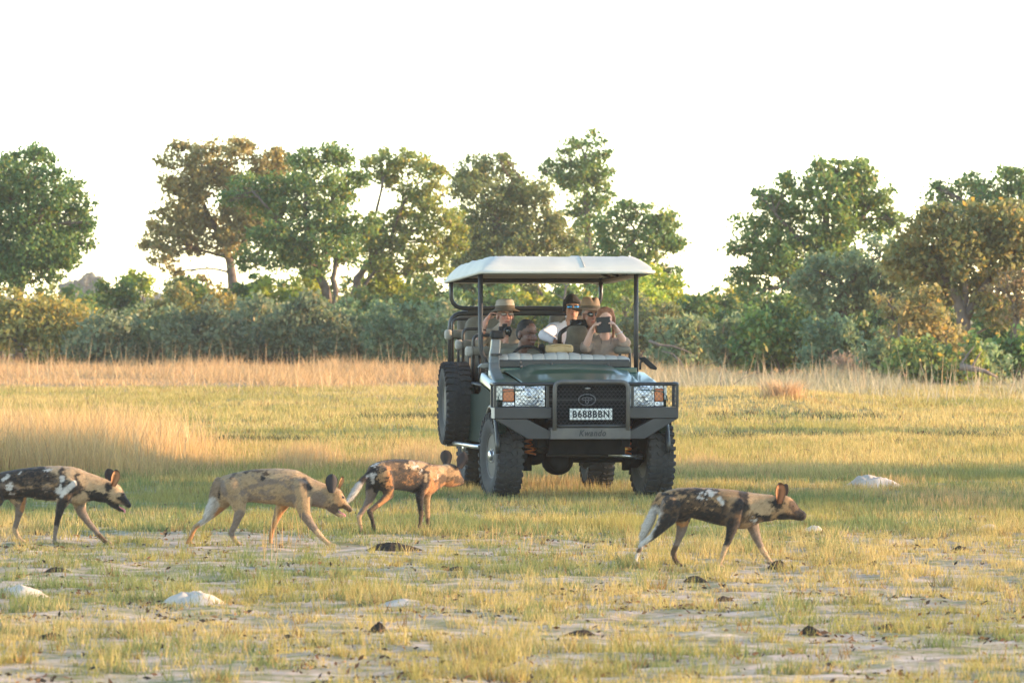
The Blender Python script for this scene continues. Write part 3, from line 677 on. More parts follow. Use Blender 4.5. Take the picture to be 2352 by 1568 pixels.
BUSHES = [
 ('broad bush with yellowing leaves under the big dark tree', 95, 738, 112, 66, 182, 'olive', 14),
 ('bush with yellowing leaves cut by the left edge', -5, 755, 70, 60, 184, 'olive', 10),
 ('bright green bush behind the yellowing left bush', 248, 705, 62, 52, 210, 'green', 10),
 ('upright light green bush beside the far blue trees', 316, 672, 34, 36, 214, 'lime', 8),
 ('golden topped bush below the small leafy tree', 400, 712, 100, 26, 198, 'olive', 10),
 ('golden topped bush at the foot of the airy tree', 520, 714, 80, 26, 198, 'olive', 10),
 ('leftmost of the grey green bushes along the dry grass', 245, 785, 84, 44, 180, 'sage', 12),
 ('second grey green bush from the left along the dry grass', 355, 770, 92, 50, 181, 'sage', 13),
 ('grey green bush with a tuft of gold on its crown', 472, 772, 92, 50, 179, 'sage', 13),
 ('grey green bush in front of the airy golden tree', 590, 762, 92, 56, 181, 'sage', 13),
 ('tallest grey green bush below the forked trunk', 715, 762, 95, 62, 179, 'sage', 14),
 ('grey green bush right of the forked trunk', 835, 768, 92, 60, 181, 'sage', 13),
 ('grey green bush close to the left of the vehicle', 945, 775, 90, 58, 178, 'sage', 13),
 ('grey green bush half behind the spare wheel', 1045, 775, 84, 66, 180, 'sage', 12),
 ('yellow green bush between the two leaning trunks', 640, 695, 62, 46, 192, 'lime', 10),
 ('small lime green bush beside the forked trunk', 705, 690, 36, 38, 194, 'lime', 8),
 ('yellow green bush under the spreading tree', 880, 664, 54, 44, 200, 'lime', 10),
 ('low green bush behind the grey ones, left of the roof', 850, 712, 76, 34, 190, 'green', 10),
 ('rounded green bush behind the spare wheel bushes', 960, 708, 80, 42, 190, 'green', 11),
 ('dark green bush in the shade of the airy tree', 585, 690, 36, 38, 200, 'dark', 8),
 ('green bush seen through the left of the vehicle', 1110, 722, 84, 60, 186, 'green', 12),
 ('lime green bush seen through the middle of the vehicle', 1225, 712, 72, 44, 192, 'lime', 10),
 ('green bush seen behind the passengers', 1330, 735, 84, 60, 186, 'green', 12),
 ('yellow green bush right of the vehicle roof post', 1450, 690, 62, 56, 194, 'lime', 11),
 ('yellow green bush at the edge of the gap in the trees', 1525, 692, 48, 50, 196, 'lime', 10),
 ('grey green bush just right of the vehicle', 1500, 770, 76, 58, 165, 'sage', 12),
 ('green bush right of the vehicle with a dead branch on it', 1575, 790, 74, 56, 161, 'sage', 12),
 ('green bush below the gap in the trees', 1600, 745, 54, 36, 176, 'green', 9),
 ('low green bush with yellow specks below the round tree', 1680, 800, 62, 48, 154, 'sage', 11),
 ('green bush left of the lime one under the round tree', 1745, 805, 62, 50, 153, 'green', 11),
 ('lime topped bush under the large round tree', 1825, 790, 72, 54, 153, 'green', 12),
 ('green bush beside the grey thicket', 1905, 805, 66, 54, 151, 'sage', 11),
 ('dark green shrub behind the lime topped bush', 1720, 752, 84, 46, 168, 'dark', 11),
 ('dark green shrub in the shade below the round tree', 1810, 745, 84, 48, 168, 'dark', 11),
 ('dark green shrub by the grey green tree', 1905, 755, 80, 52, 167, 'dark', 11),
 ('bright yellow bush far off at the left of the round tree', 1690, 702, 42, 30, 225, 'lime', 9),
 ('small green bush far off in the gap', 1632, 722, 28, 22, 230, 'green', 7),
 ('wide green bush in front of the bare pale trunk', 2150, 835, 104, 50, 138, 'green', 14),
 ('round green bush at the foot of the bare pale trunk', 2262, 855, 58, 42, 139, 'sage', 10),
 ('dark green bush on the right edge before the rusty tree', 2335, 840, 56, 56, 141, 'green', 11),
 ('dark bush behind the bare pale trunk', 2290, 768, 74, 52, 158, 'dark', 11),
 ('dark bush behind the small golden tree', 2020, 790, 64, 50, 157, 'dark', 11),
 ('green bush left of the wide one on the right', 2030, 845, 44, 36, 143, 'sage', 9),
 ('small golden bush in front of the bare pale trunk', 2165, 790, 38, 26, 145, 'gold', 8),
 ('mid green bush in the second row, left of the golden tree', 170, 716, 80, 44, 206, 'green', 11),
 ('yellowish bush in the second row under the airy tree', 470, 700, 70, 44, 209, 'olive', 10),
 ('green bush in the second row below the forked tree', 680, 715, 90, 44, 206, 'green', 12),
 ('green bush in the second row beside the leaning trunk', 790, 708, 76, 46, 208, 'green', 11),
 ('yellow green bush in the second row left of the roof', 930, 690, 80, 48, 212, 'lime', 11),
 ('green bush in the second row behind the roof post', 1040, 700, 80, 52, 212, 'green', 11),
 ('pale green bush in the second row behind the driver', 1170, 695, 80, 50, 215, 'lime', 11),
 ('green bush in the second row behind the right post', 1380, 712, 80, 52, 212, 'green', 11),
 ('dark bush in the second row under the round tree', 1780, 745, 90, 40, 186, 'dark', 11),
 ('green bush in the second row under the round tree', 1950, 735, 96, 56, 184, 'green', 12),
 ('dark green bush in the second row by the olive tree', 2120, 745, 90, 56, 172, 'dark', 12),
 ('green bush in the second row at the right edge', 2330, 760, 80, 60, 168, 'green', 11),
 ('green bush in the second row left of the round tree', 1660, 735, 60, 36, 190, 'green', 9),
]
for i, (lab, px, py, rx, ry, d, pal, nl) in enumerate(BUSHES):
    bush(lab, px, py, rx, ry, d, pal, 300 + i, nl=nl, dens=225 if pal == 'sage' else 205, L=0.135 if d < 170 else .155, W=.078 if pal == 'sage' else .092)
bush('grey leafless thicket among the right hand bushes', 1985, 845, 62, 30, 148, 'twig', 390, cat='thicket', name='thicket', dens=200, L=.22, W=.02, nl=9, stems=8)
# far trees fading in the distance
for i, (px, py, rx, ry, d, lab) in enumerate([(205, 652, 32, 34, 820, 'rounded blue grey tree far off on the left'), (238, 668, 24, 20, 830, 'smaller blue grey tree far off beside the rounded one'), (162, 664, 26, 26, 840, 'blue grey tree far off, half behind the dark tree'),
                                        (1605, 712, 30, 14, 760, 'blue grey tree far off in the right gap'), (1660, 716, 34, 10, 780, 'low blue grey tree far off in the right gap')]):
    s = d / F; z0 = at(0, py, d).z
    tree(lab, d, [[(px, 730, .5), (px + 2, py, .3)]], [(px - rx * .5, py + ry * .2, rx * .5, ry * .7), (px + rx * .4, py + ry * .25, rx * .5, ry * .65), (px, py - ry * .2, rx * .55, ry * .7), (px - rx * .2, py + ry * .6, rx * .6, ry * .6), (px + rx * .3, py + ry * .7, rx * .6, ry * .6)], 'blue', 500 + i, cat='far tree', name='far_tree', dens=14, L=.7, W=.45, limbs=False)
# a low far wood along the horizon
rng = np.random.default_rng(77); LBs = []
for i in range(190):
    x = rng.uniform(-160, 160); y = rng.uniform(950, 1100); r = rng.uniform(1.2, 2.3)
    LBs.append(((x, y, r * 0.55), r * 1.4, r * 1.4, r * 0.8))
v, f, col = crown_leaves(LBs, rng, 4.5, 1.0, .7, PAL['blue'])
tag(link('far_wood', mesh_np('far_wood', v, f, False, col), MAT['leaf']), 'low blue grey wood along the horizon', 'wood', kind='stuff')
# trees that stand off to the right of the frame and shade the strip of turf round the vehicle
for i, (x, y, rr, zc) in enumerate([(30.0, 60.5, 3.4, 5.6), (35.5, 69.5, 3.4, 6.4), (26, 90.5, 1.3, 4.1)]):
    root = empty('tree', (x, y, 0)); tag(root, ['broad shade tree right of the vehicle, nearest of the row', 'tall shade tree right of the vehicle, second of the row', 'small shade tree far to the right of the vehicle'][i], 'tree')
    rng = np.random.default_rng(700 + i)
    LB = [((rng.normal() * rr * .42, rng.normal() * rr * .42, zc + rng.normal() * rr * .35), rr * .5, rr * .5, rr * .45) for k in range(16)]
    v, f, col = crown_leaves(LB, rng, 11, 0.36, 0.2, PAL['green']); link('crown', mesh_np('crown', v, f, False, col), MAT['leaf'], root)
    m = MB(); m.tube([(0, 0, -.1), (.1, 0, zc * .5), (0, .1, zc)], [.28, .2, .1], 9)
    for L_ in LB: m.tube(sag((0.05, 0, zc * .45), L_[0], 5, .1, rng), [.1, .08, .07, .05, .04, .02], 6)
    m.build('trunk', MAT['bark'], root, True)

# dead wood and tall single stalks
def branch(label, pts, d, r, cat='dead branch', name='dead_branch', twigs=()):
    base = at(pts[0][0], pts[0][1], d); m = MB()
    P = [at(px, py, d) - base for px, py in pts]; m.tube(P, [r * (1 - .7 * i / (len(P) - 1)) for i in range(len(P))], 7)
    for (i, px, py) in twigs: m.tube(sag(P[i], at(px, py, d) - base, 3, .1), [r * .4, r * .3, r * .2, r * .1], 5)
    o = m.build(name, MAT['dead_wood'], None, True); o.location = base; return tag(o, label, cat)
branch('pale dead branch lying over the bushes right of the vehicle', [(1490, 782), (1515, 792), (1545, 795), (1570, 803), (1590, 812)], 157, .045, twigs=[(1, 1505, 798), (2, 1560, 790)])
branch('dead branch hanging in the bushes right of the vehicle', [(1575, 860), (1562, 830), (1545, 812), (1520, 806)], 156, .05)
branch('grey fallen log at the foot of the bare pale trunk', [(2205, 842), (2232, 846), (2262, 852), (2290, 866)], 137, .10, twigs=[(0, 2238, 795), (1, 2255, 805)])
branch('single dry stalk standing right of the vehicle', [(1658, 905), (1656, 880), (1653, 852)], gdist(908), .02, 'stalk', 'dry_stalk')
branch('bent dry stalk leaning right beside the straight one', [(1664, 908), (1682, 885), (1705, 868), (1735, 862)], gdist(910), .014, 'stalk', 'dry_stalk')
branch('bare reddish dead branch in the trees seen through the vehicle', [(1310, 745), (1302, 715), (1296, 688), (1300, 660), (1312, 640)], 176, .06, twigs=[(2, 1262, 668), (3, 1285, 640)])

# ------------------------------------------------------------------ thin evening haze over the plain
hm, hnt, hn, hl, hb = new_mat('haze'); hn.remove(hb)
pv = hn.new('ShaderNodeVolumePrincipled'); pv.inputs['Color'].default_value = (0.93, 0.95, 0.98, 1); pv.inputs['Density'].default_value = HAZE; pv.inputs['Anisotropy'].default_value = 0.2
hl.new(pv.outputs[0], hn['Material Output'].inputs['Volume'])
haze = MB().box((0, 640, 7.0), (1300, 1500, 16.0)).build('haze', hm); tag(haze, 'thin pale evening haze over the whole plain', 'haze', kind='stuff')
# ------------------------------------------------------------------ the four painted dogs
TAN = np.array([0.31, 0.185, 0.088]); PALE = np.array([0.38, 0.26, 0.145]); BLK = np.array([0.022, 0.018, 0.016]); WHT = np.array([0.46, 0.42, 0.37])
BRN = np.array([0.088, 0.053, 0.029]); GRY = np.array([0.175, 0.130, 0.098]); ORG = np.array([0.36, 0.165, 0.06]); PINK = np.array([0.55, 0.20, 0.18])  # ORG: orange coat, also low sunlight painted on the far legs
def make_dog(label, D):
    ppm, gz, x0, psi, dist, ctr = D['ppm'], D['gz'], D['x0'], R(D.get('psi', 0)), D['d'], D['px']
    cs, sn = math.cos(psi), math.sin(psi); hs = 13067.0 / D['d'] / D['d'] * EYE   # how fast the ground rises in the picture
    def conv(u, v, y):
        x = ((u - x0) / ppm + y * sn) / cs
        depth = x * sn + y * cs
        return Vector((x, y, (gz - v) / ppm - depth * D.get('rise', EYE / D['d'])))
    root = empty('wild_dog', (ctr * dist / F, dist, float(hgt(ctr * dist / F, dist)) - 0.012), psi)
    tag(root, label, 'wild dog', 'painted wild dogs walking past')
    m = MB()
    def rings(lst, nseg=18, y=0.0):
        rr = []
        for (u, t, b, hw) in lst:
            pt, pb = conv(u, t, y), conv(u, b, y); c = (pt + pb) / 2; h = (pt.z - pb.z) / 2; ring = []
            for k in range(nseg):
                a = 2 * math.pi * k / nseg; ca, sa = math.cos(a), math.sin(a)
                e = 0.88; yy = hw * math.copysign(abs(ca) ** e, ca) * (1 + 0.10 * sa); zz = h * math.copysign(abs(sa) ** e, sa)
                ring.append((c.x, c.y + yy, c.z + zz))
            rr.append(ring)
        m.loft(rr)
    rings(D['torso']); rings(D['head'])
    for (side, hip, pts) in D['legs']:
        P, Q = [], []
        for i, (u, v, r) in enumerate(pts):
            y = side * (hip * (1.0 if i > 1 else 0.8)); P.append(conv(u, v, y)); Q.append(r / ppm * (0.90 if i > 1 else 1.0))
        m.chain(P, Q, 10)
        f = P[-1]; dirx = D.get('foot', 0.03)
        m.ellipsoid(f + Vector((dirx * 0.6, 0, -0.004)), (0.036, 0.024, 0.017), nu=10, nv=6)
        for t in (-1, 0, 1): m.ellipsoid(f + Vector((dirx + 0.012, 0.014 * t, -0.006)), (0.016, 0.009, 0.011), nu=8, nv=6)
    for (u, v, y, r) in D.get('extra', []): m.ellipsoid(conv(u, v, y), (r[0], r[1], r[2]))
    T = [conv(u, v, 0) for (u, v, r) in D['tail']]; m.chain(T, [r / ppm for (_, _, r) in D['tail']], 9)
    if 'jaw' in D:
        J = D['jaw']; m.chain([conv(u, v, 0) for (u, v, r) in J], [r / ppm for (_, _, r) in J], 9)
    me = remesh(m, 0.0085, 5, 'body')
    v, f = arrays(me); bpy.data.meshes.remove(me)
    # coat: warp the picture-plane position of every point a little, then lay the patches over each other
    def uvof(v):
        x, y, z = v[:, 0], v[:, 1], v[:, 2]; depth = x * sn + y * cs
        return x0 + (x * cs - y * sn) * ppm, gz - (z + depth * D.get('rise', EYE / D['d'])) * ppm
    def paint(v):
        u, w_ = uvof(v); n1 = fbm(v[:, 0] * 20, v[:, 1] * 20, v[:, 2] * 26, seed=D['seed'], octs=5, gain=.65) - 0.5; n2 = fbm(v[:, 0] * 20 + 9, v[:, 1] * 20, v[:, 2] * 26 + 5, seed=D['seed'] + 3, octs=5, gain=.65) - 0.5
        W = D.get('warp', 0.075) * ppm; uu, ww = u + 2 * W * n1, w_ + 2 * W * n2
        c = np.tile(np.asarray(D['base']), (len(v), 1)); 
        mott = fbm(v[:, 0] * 18, v[:, 1] * 18, v[:, 2] * 22, seed=D['seed'] + 8, octs=5, gain=.6)
        for p in D['paint']:
            kind, col = p[0], p[1]
            if kind == 'e': 
                _, _, cu, cv, ru, rv = p[:6]; q = ((uu - cu) / ru) ** 2 + ((ww - cv) / rv) ** 2; k = 1 - sstep(0.7, 1.3, q)
            elif kind == 'm':   # mottled patch: broken up by noise
                _, _, cu, cv, ru, rv, th = p[:7]; q = ((uu - cu) / ru) ** 2 + ((ww - cv) / rv) ** 2; k = (1 - sstep(0.5, 1.4, q)) * sstep(th - .05, th + 0.02, mott)
            elif kind == 's':   # strip along a line
                _, _, a0, b0, a1, b1, rad = p[:7]; du, dv = a1 - a0, b1 - b0; t = np.clip(((u - a0) * du + (w_ - b0) * dv) / (du * du + dv * dv), 0, 1)
                q = np.hypot(u + 0.6 * W * n1 - a0 - t * du, w_ + 0.6 * W * n2 - b0 - t * dv) / rad; k = 1 - sstep(0.7, 1.25, q)
            elif kind == 'below': k = sstep(p[2], p[3], ww) 
            side = p[-1] if isinstance(p[-1], str) else ''
            if side == 'near': k = k * (v[:, 1] < 0.0)
            if side == 'far': k = k * (v[:, 1] > 0.0)
            c = mixc(c, col, k) if np.ndim(col) == 1 else c * (1 - k[:, None]) + col * k[:, None]
        grain = 0.72 + 0.56 * fbm(v[:, 0] * 45, v[:, 1] * 60, v[:, 2] * 45, seed=5, octs=4, gain=.7); tick = sstep(.60, .70, fbm(v[:, 0] * 70, v[:, 1] * 70, v[:, 2] * 70, seed=15, octs=2)) * .35
        return mixc(c * grain[:, None], BRN, tick)
    col = paint(v)
    # short fur standing off the skin, leaning back along the body
    rng = np.random.default_rng(D['seed'] + 50); tri = v[f]; nrm = np.cross(tri[:, 1] - tri[:, 0], tri[:, 2] - tri[:, 0]); ar = np.linalg.norm(nrm, axis=1); nrm /= ar[:, None] + 1e-12
    n = 30000; pick = rng.choice(len(f), n, p=ar / ar.sum()); b = rng.random((n, 2)); sw = b.sum(1) > 1; b[sw] = 1 - b[sw]
    P = tri[pick, 0] + b[:, :1] * (tri[pick, 1] - tri[pick, 0]) + b[:, 1:] * (tri[pick, 2] - tri[pick, 0]); N = nrm[pick]
    flow = np.tile([-0.75, 0, -0.65], (n, 1)) + rng.normal(0, 0.25, (n, 3)); flow -= N * (flow * N).sum(1)[:, None]; flow /= np.linalg.norm(flow, axis=1)[:, None] + 1e-9
    bush_ = 1 + 1.6 * np.exp(-(np.min(np.linalg.norm(P[:, None] - np.array([tuple(t) for t in T[1:]])[None], axis=2), axis=1) / 0.05) ** 2)
    Ln = rng.uniform(0.008, 0.019, n) * bush_; tip = P + flow * Ln[:, None] + N * (Ln * rng.uniform(0.15, 0.5, n))[:, None]; sd_ = np.cross(flow, N) * 0.0020
    fv = np.stack([P - sd_ - N * .002, P + sd_ - N * .002, tip], 1).reshape(-1, 3); fc = np.repeat(paint(P) * rng.uniform(.70, 1.35, (n, 1)), 3, 0)
    V, Fc, C = join_arrays([(v, f, col), (fv, np.arange(3 * n).reshape(n, 3), fc)])
    me = mesh_np('body', V, Fc, True, C); link('body', me, MAT['coat'], root)
    # ears: big rounded cups
    for (side, u0, v0, u1, v1, y0, wpx, face, inner, outer) in D['ears']:
        b0, t0 = conv(u0, v0, y0), conv(u1, v1, y0 * 1.15); ax_ = t0 - b0; L_ = ax_.length; ax_.normalize(); fn = Vector(face); fn = (fn - ax_ * fn.dot(ax_)).normalized(); sdv = ax_.cross(fn)
        W_ = wpx / ppm / 2; vs, cl = [], []; NU, NV = 12, 12
        for layer in (0, 1):
            for j in range(NV + 1):
                t = j / NV; wd = W_ * (0.42 + 0.58 * min(1, t * 1.9) ** 0.8) * math.sqrt(max(0.0, 1 - max(0, (t - 0.50) / 0.50) ** 2.2)) if t < 1 else 0.004
                for i in range(NU + 1):
                    s_ = (i / NU - 0.5) * 2; cup = 0.030 * s_ * s_ * (1 - 0.35 * t) * (W_ / .045) - 0.018 * (1 - t) ** 2
                    p = b0 + ax_ * (t * L_) + sdv * (s_ * wd) + fn * (cup - layer * 0.005); vs.append(tuple(p))
                    edge = max(abs(s_), (t - .2) / .8 if t > .3 else 0)
                    if layer == 0:
                        c_ = np.asarray(inner) * (1 - .75 * math.exp(-((s_ / .35) ** 2)) * (t < .75)); c_ = c_ * (1 - sstep(.80, .98, edge)) + BLK * 1.3 * sstep(.80, .98, edge)
                    else: c_ = np.asarray(outer)
                    cl.append(c_)
        q = []; M_ = (NU + 1) * (NV + 1)
        for layer in (0, 1):
            for j in range(NV):
                for i in range(NU):
                    a = layer * M_ + j * (NU + 1) + i; qq = (a, a + 1, a + NU + 2, a + NU + 1); q.append(qq if layer else qq[::-1])
        for j in range(NV):
            for i in (0, NU):
                a = j * (NU + 1) + i; q.append((a, a + NU + 1, a + NU + 1 + M_, a + M_))
        link('ear', mesh_np('ear', vs, np.array(q), True, np.array(cl)), MAT['ear'], root)
    for (u, v_, y) in D.get('eyes', []):
        MB().ellipsoid(conv(u, v_, y), (.010, .008, .009)).build('eye', MAT['eye'], root, True)
    if 'tongue' in D:
        mm = MB(); tp = [conv(u, v_, 0) for (u, v_, r) in D['tongue']]; mm.chain(tp, [r / ppm for (_, _, r) in D['tongue']], 8); mm.build('tongue', MAT['tongue'], root, True)
    return root
MAT['eye'] = simple('eye_dark', (0.03, 0.018, 0.012), rough=0.15, var=0.0)
MAT['tongue'] = simple('tongue', (0.62, 0.20, 0.20), rough=0.35, var=0.1)

# right dog, black and tan with a white tail
make_dog('black and tan wild dog with a white tail, walking alone on the right', dict(
    d=43.9, px=1451 - 1176, ppm=1524, gz=1150, x0=140, seed=41, base=TAN,
    torso=[(440, 330, 480, .030), (480, 285, 560, .055), (560, 238, 620, .075), (680, 212, 600, .085), (830, 205, 560, .088), (980, 208, 600, .095), (1130, 216, 642, .105), (1260, 226, 668, .108), (1390, 240, 695, .102), (1490, 258, 690, .088), (1580, 270, 640, .072), (1680, 282, 612, .062), (1790, 292, 600, .056), (1850, 310, 580, .045)],
    head=[(1790, 330, 560, .045), (1850, 300, 585, .066), (1930, 298, 588, .074), (2000, 318, 580, .068), (2055, 365, 585, .052), (2090, 420, 592, .040), (2130, 462, 598, .034), (2170, 488, 592, .030), (2195, 512, 565, .020)],
    legs=[(-1, .060, [(610, 420, 130), (560, 560, 112), (470, 690, 72), (375, 790, 45), (262, 870, 36), (215, 980, 28), (165, 1095, 29)]),
          (1, .060, [(690, 430, 120), (740, 560, 100), (735, 690, 68), (690, 830, 42), (630, 970, 37), (655, 1055, 28), (720, 1130, 28)]),
          (-1, .070, [(1360, 420, 120), (1340, 560, 110), (1315, 690, 72), (1275, 830, 46), (1232, 930, 38), (1195, 1040, 29), (1160, 1135, 30)]),
          (1, .070, [(1480, 450, 110), (1550, 590, 92), (1590, 720, 70), (1640, 850, 46), (1698, 960, 38), (1750, 1040, 29), (1785, 1095, 30)])],
    tail=[(480, 300, 44), (430, 400, 40), (400, 480, 40), (375, 560, 56), (325, 660, 60), (285, 750, 44), (262, 820, 20)],
    ears=[(-1, 1862, 400, 1868, 150, -.080, 158, (.55, -.75, .15), (.42, .20, .10), (.05, .035, .03)), (1, 1920, 370, 1950, 160, .055, 110, (.8, .5, .1), (.40, .20, .10), (.05, .035, .03))],
    eyes=[(2030, 432, -.052), (2030, 432, .052)],
    paint=[('e', PALE, 1640, 400, 190, 130), ('e', TAN, 1250, 300, 240, 90),
           ('e', BLK, 690, 420, 230, 190), ('m', BRN, 690, 420, 240, 200, .50), ('m', TAN, 640, 300, 180, 110, .54),
           ('e', BLK, 1000, 250, 170, 60), ('e', BRN, 1010, 420, 280, 130), ('m', BLK, 1000, 430, 300, 160, .46), ('m', TAN, 1000, 400, 280, 100, .56), ('e', BLK, 1060, 590, 330, 80),
           ('s', BLK, 1455, 285, 1440, 420, 62), ('s', BLK, 1430, 420, 1330, 600, 95), ('m', BRN, 1340, 560, 150, 130, .52),
           ('e', BLK, 1690, 560, 130, 50), ('e', BRN, 1560, 600, 70, 60), ('e', BLK, 430, 440, 60, 45), ('e', BLK, 520, 330, 50, 40),
           ('e', WHT, 1070, 270, 56, 30), ('e', WHT, 955, 282, 34, 34), ('s', WHT, 1170, 330, 1205, 395, 22), ('e', WHT, 1570, 600, 28, 45), ('s', GRY, 500, 360, 490, 520, 18),
           ('s', BLK, 2050, 430, 2190, 540, 62), ('s', BLK, 1900, 560, 2150, 560, 52), ('s', BRN, 2020, 400, 2060, 440, 40), ('e', BLK, 1850, 400, 55, 80),
           ('e', BLK, 560, 640, 130, 120, 'near'), ('s', BLK, 470, 690, 360, 790, 60, 'near'), ('s', GRY, 330, 810, 262, 870, 48, 'near'), ('s', WHT, 225, 960, 165, 1110, 50, 'near'), ('s', BRN, 262, 850, 230, 930, 50, 'near'),
           ('s', GRY, 735, 640, 690, 830, 95, 'far'), ('s', BRN, 640, 950, 720, 1130, 60, 'far'), ('e', ORG, 760, 620, 80, 60, 'far'),  # orange stands for low sun painted on the far hind leg
           ('s', BLK, 1320, 660, 1230, 930, 85, 'near'), ('s', PALE, 1230, 950, 1160, 1150, 60, 'near'),
           ('s', GRY, 1560, 650, 1790, 1100, 90, 'far'), ('s', PALE, 1690, 950, 1790, 1110, 60, 'far'),
           ('s', WHT, 385, 500, 260, 830, 95)]))
# left dog, dark with white flashes, tongue out, its rump outside the frame
make_dog('dark blotched wild dog with white flashes, panting at the left edge', dict(
    d=47.8, px=0 - 1176, ppm=1863, gz=1395, x0=0, seed=42, base=PALE,
    torso=[(-330, 420, 560, .03), (-290, 360, 650, .055), (-180, 300, 720, .078), (-20, 262, 720, .088), (140, 232, 680, .09), (300, 205, 645, .09), (450, 185, 650, .095), (620, 165, 690, .10), (800, 160, 710, .105), (960, 158, 715, .108), (1110, 168, 745, .104), (1240, 200, 765, .092), (1340, 245, 730, .076), (1450, 285, 700, .066), (1580, 335, 730, .060), (1690, 378, 740, .050)],
    head=[(1610, 390, 700, .046), (1700, 392, 745, .064), (1790, 412, 755, .073), (1870, 470, 760, .066), (1920, 545, 770, .050), (1955, 610, 785, .040), (2000, 680, 812, .034), (2035, 730, 815, .030), (2055, 760, 800, .018)],
    jaw=[(1730, 720, 60), (1800, 790, 42), (1880, 845, 32), (1925, 862, 24)],
    legs=[(-1, .060, [(-100, 480, 170), (-70, 680, 140), (-110, 830, 85), (-200, 980, 52), (-330, 1080, 44), (-390, 1220, 34), (-450, 1360, 34)]),
          (1, .062, [(150, 500, 150), (290, 680, 120), (310, 800, 85), (265, 980, 52), (215, 1170, 46), (290, 1290, 34), (410, 1385, 34)]),
          (-1, .070, [(1080, 450, 150), (1020, 640, 135), (960, 800, 86), (920, 960, 56), (895, 1090, 46), (870, 1230, 36), (862, 1375, 36)]),
          (1, .070, [(1160, 520, 130), (1230, 720, 110), (1265, 880, 82), (1370, 1040, 56), (1475, 1160, 46), (1570, 1270, 36), (1650, 1355, 36)])],
    tail=[(-290, 400, 50), (-350, 520, 46), (-380, 640, 60), (-420, 780, 66), (-470, 930, 30)],
    ears=[(1, 1720, 440, 1668, 198, .06, 180, (.3, .8, .1), (.40, .22, .12), (.035, .03, .03)), (-1, 1770, 480, 1822, 214, -.082, 170, (.62, -.7, .1), (.46, .25, .13), (.05, .035, .03))],
    eyes=[(1935, 600, -.046), (1935, 600, .046)], tongue=[(1850, 800, 16), (1905, 826, 17), (1948, 852, 16), (1952, 885, 12)],
    paint=[('e', BLK, -80, 520, 330, 300), ('m', BRN, -60, 480, 320, 260, .50), ('m', TAN, 60, 330, 200, 90, .52),
           ('e', BLK, 420, 430, 520, 300), ('m', BRN, 480, 420, 500, 240, .44), ('m', GRY, 520, 420, 480, 220, .50), ('m', TAN, 600, 380, 420, 170, .57), ('e', BLK, 650, 620, 420, 90), ('m', BLK, 500, 320, 450, 160, .50),
           ('e', BLK, 640, 210, 200, 50), ('e', PALE, 900, 210, 90, 60), ('s', BLK, 990, 230, 1000, 340, 55), ('e', BLK, 1080, 560, 250, 190), ('m', BRN, 1060, 560, 240, 190, .55), ('e', PALE, 1120, 260, 120, 80), ('s', BLK, 1230, 330, 1230, 470, 55),
           ('e', PALE, 1420, 400, 200, 110), ('e', BLK, 1480, 620, 220, 75), ('e', BLK, 1560, 690, 180, 60), ('s', BLK, 1690, 470, 1720, 520, 50),
           ('e', WHT, 165, 510, 60, 75), ('s', WHT, 985, 340, 990, 380, 38), ('s', WHT, 980, 620, 1160, 430, 44), ('e', WHT, 945, 520, 60, 80), ('e', WHT, 760, 215, 75, 24), ('s', WHT, 60, 370, 140, 310, 26), ('s', PALE, 1170, 700, 1320, 620, 50), ('s', WHT, 300, 290, 350, 250, 14),
           ('s', BLK, 1900, 620, 2050, 770, 75), ('s', BLK, 1700, 740, 1930, 830, 62), ('e', BLK, 1900, 650, 60, 60), ('e', PALE, 1830, 560, 85, 70),
           ('s', GRY, 310, 760, 215, 1180, 85, 'far'), ('s', PALE, 215, 1180, 440, 1400, 55, 'far'), ('s', ORG, 400, 650, 350, 850, 40, 'far'),  # orange strip paints the sunlit front edge of the far hind leg
           ('s', BLK, 980, 760, 880, 1130, 80, 'near'), ('s', GRY, 870, 1150, 860, 1390, 60, 'near'),
           ('s', GRY, 1250, 850, 1560, 1260, 90, 'far'), ('s', BRN, 1560, 1260, 1650, 1360, 55, 'far'), ('s', WHT, -390, 600, -470, 930, 90)]))
